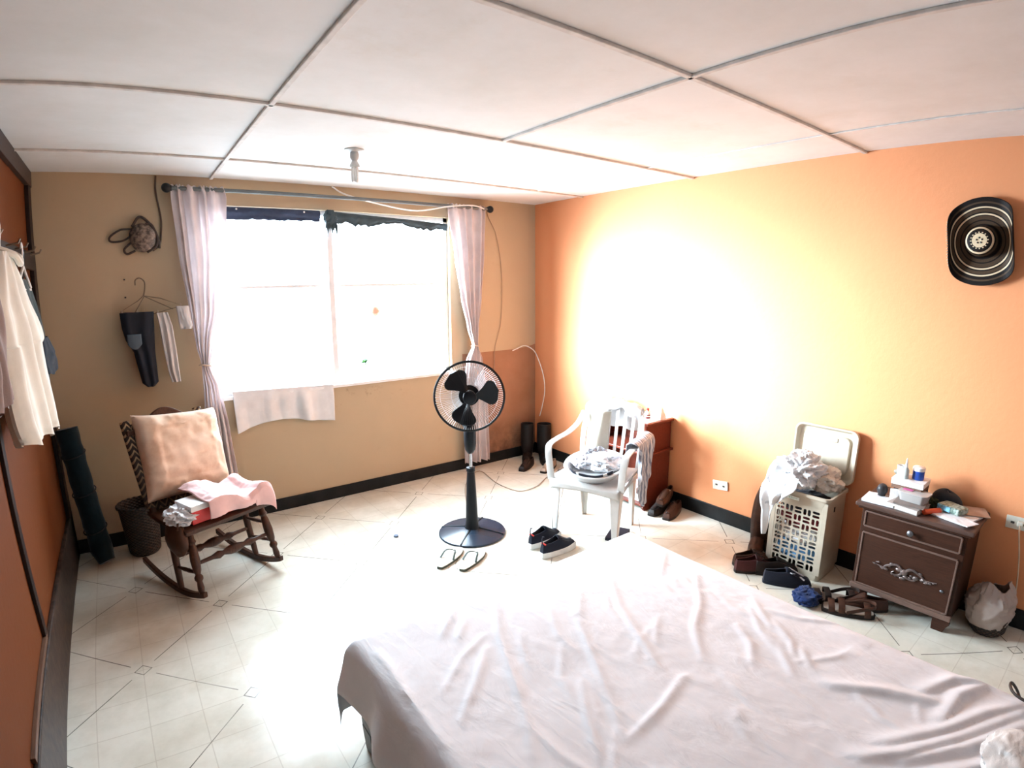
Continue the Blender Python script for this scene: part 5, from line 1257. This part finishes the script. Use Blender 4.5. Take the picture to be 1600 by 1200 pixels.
s1 = garment('white_shirt', 'long white shirt hanging on the left wall, in front of the dark denim shirt', m_shirt, XL+.185,
    [(1.875, -2.12, -2.20), (1.85, -2.04, -2.27), (1.79, -1.92, -2.36), (1.71, -1.80, -2.42), (1.63, -1.68, -2.44), (1.575, -1.62, -2.42), (1.560, -1.66, -2.38), (1.44, -1.60, -2.33), (1.30, -1.53, -2.27), (1.20, -1.48, -2.21)], .08, 3, 3, .012)
MB().tube(crom([(XL+.17, -2.02, 1.885), (XL+.215, -2.05, 1.865), (XL+.225, -2.09, 1.84), (XL+.215, -2.13, 1.865), (XL+.17, -2.16, 1.885)], 6), .011, 8).build('collar', m_shirt, s1)
garment('denim_shirt', 'dark grey-green denim shirt hanging behind the white shirt on the left wall rail', fabric('grey_green_denim', (.022, .034, .034), var=.3), XL+.115,
    [(1.81, -1.16, -1.34), (1.76, -1.05, -1.46), (1.68, -.95, -1.56), (1.56, -.82, -1.62), (1.44, -.75, -1.64), (1.33, -.86, -1.62), (1.20, -.92, -1.58)], .05, 8, 2, .010)
garment('denim_sleeve', 'navy garment with a blue cuff hanging nearest the room corner', fabric('navy_denim_sleeve', (.007, .012, .022), var=.3), XL+.135,
    [(1.53, -.82, -1.00), (1.46, -.72, -1.02), (1.40, -.69, -1.02), (1.35, -.74, -1.00)], .05, 12, 1, .005)
garment('grey_shirt', 'pinkish grey garment at the near end of the left wall rail', fabric('pinkish_grey_cloth', (.30, .24, .23)), XL+.19,
    [(1.84, -2.50, -2.62), (1.76, -2.42, -2.72), (1.66, -2.42, -2.78), (1.55, -2.42, -2.80), (1.46, -2.43, -2.80)], .06, 15, 3, .010)

# ================================================================== outside the window
bl2 = MB().ball((0, 0, 0), .054, 24, 16).build('peach_ball', mat('peach_ball_rubber', (.72, .42, .30), .5, var=.03), loc=(-1.655, .12, 1.525))
MB().tube([(0, 0, .050), (0, 0, .76)], .0008, 5).build('thread', m_wcord, bl2)
tag(bl2, 'small peach coloured ball hanging in the right half of the window', 'ball')
m_leaf = mat('green_leaf', (.018, .060, .010), .5, var=.4, vs=40)
def leafy(x, y, z, s, n, lab, h_=.0):
    p = thing('leafy_plant', lab, 'plant', (x, y, z-h_)); random.seed(int(abs(x)*1000))
    lf = MB()
    for _ in range(n):
        a = random.uniform(0, 2*pi); e = random.uniform(-.2, 1.0); d = Vector((cos(a)*cos(e), sin(a)*cos(e), sin(e))); L_ = s*random.uniform(.5, 1.0); sd = d.cross(Vector((0, 0, 1))).normalized()*L_*.22
        o0 = Vector((0, 0, h_)); lf.add([o0, o0+d*L_*.5+sd, o0+d*L_, o0+d*L_*.5-sd, o0+d*L_*.5+Vector((0, 0, L_*.08))], [(0, 1, 4), (1, 2, 4), (2, 3, 4), (3, 0, 4)])
    lf.build('leaves', m_leaf, p); MB().tube([(0, 0, 0), (0, 0, h_)], .004, 6).build('stem', m_leaf, p)
leafy(-1.635, .42, 1.045, .060, 44, 'bright green leafy sprig outside the window, below the hanging ball', .185)
leafy(-1.90, .40, .925, .045, 20, 'dark green leafy sprig outside the window just above the sill by the post', .065)
leafy(-1.255, .45, 1.845, .040, 8, 'tiny pale green sprig high outside the right window half', .985)
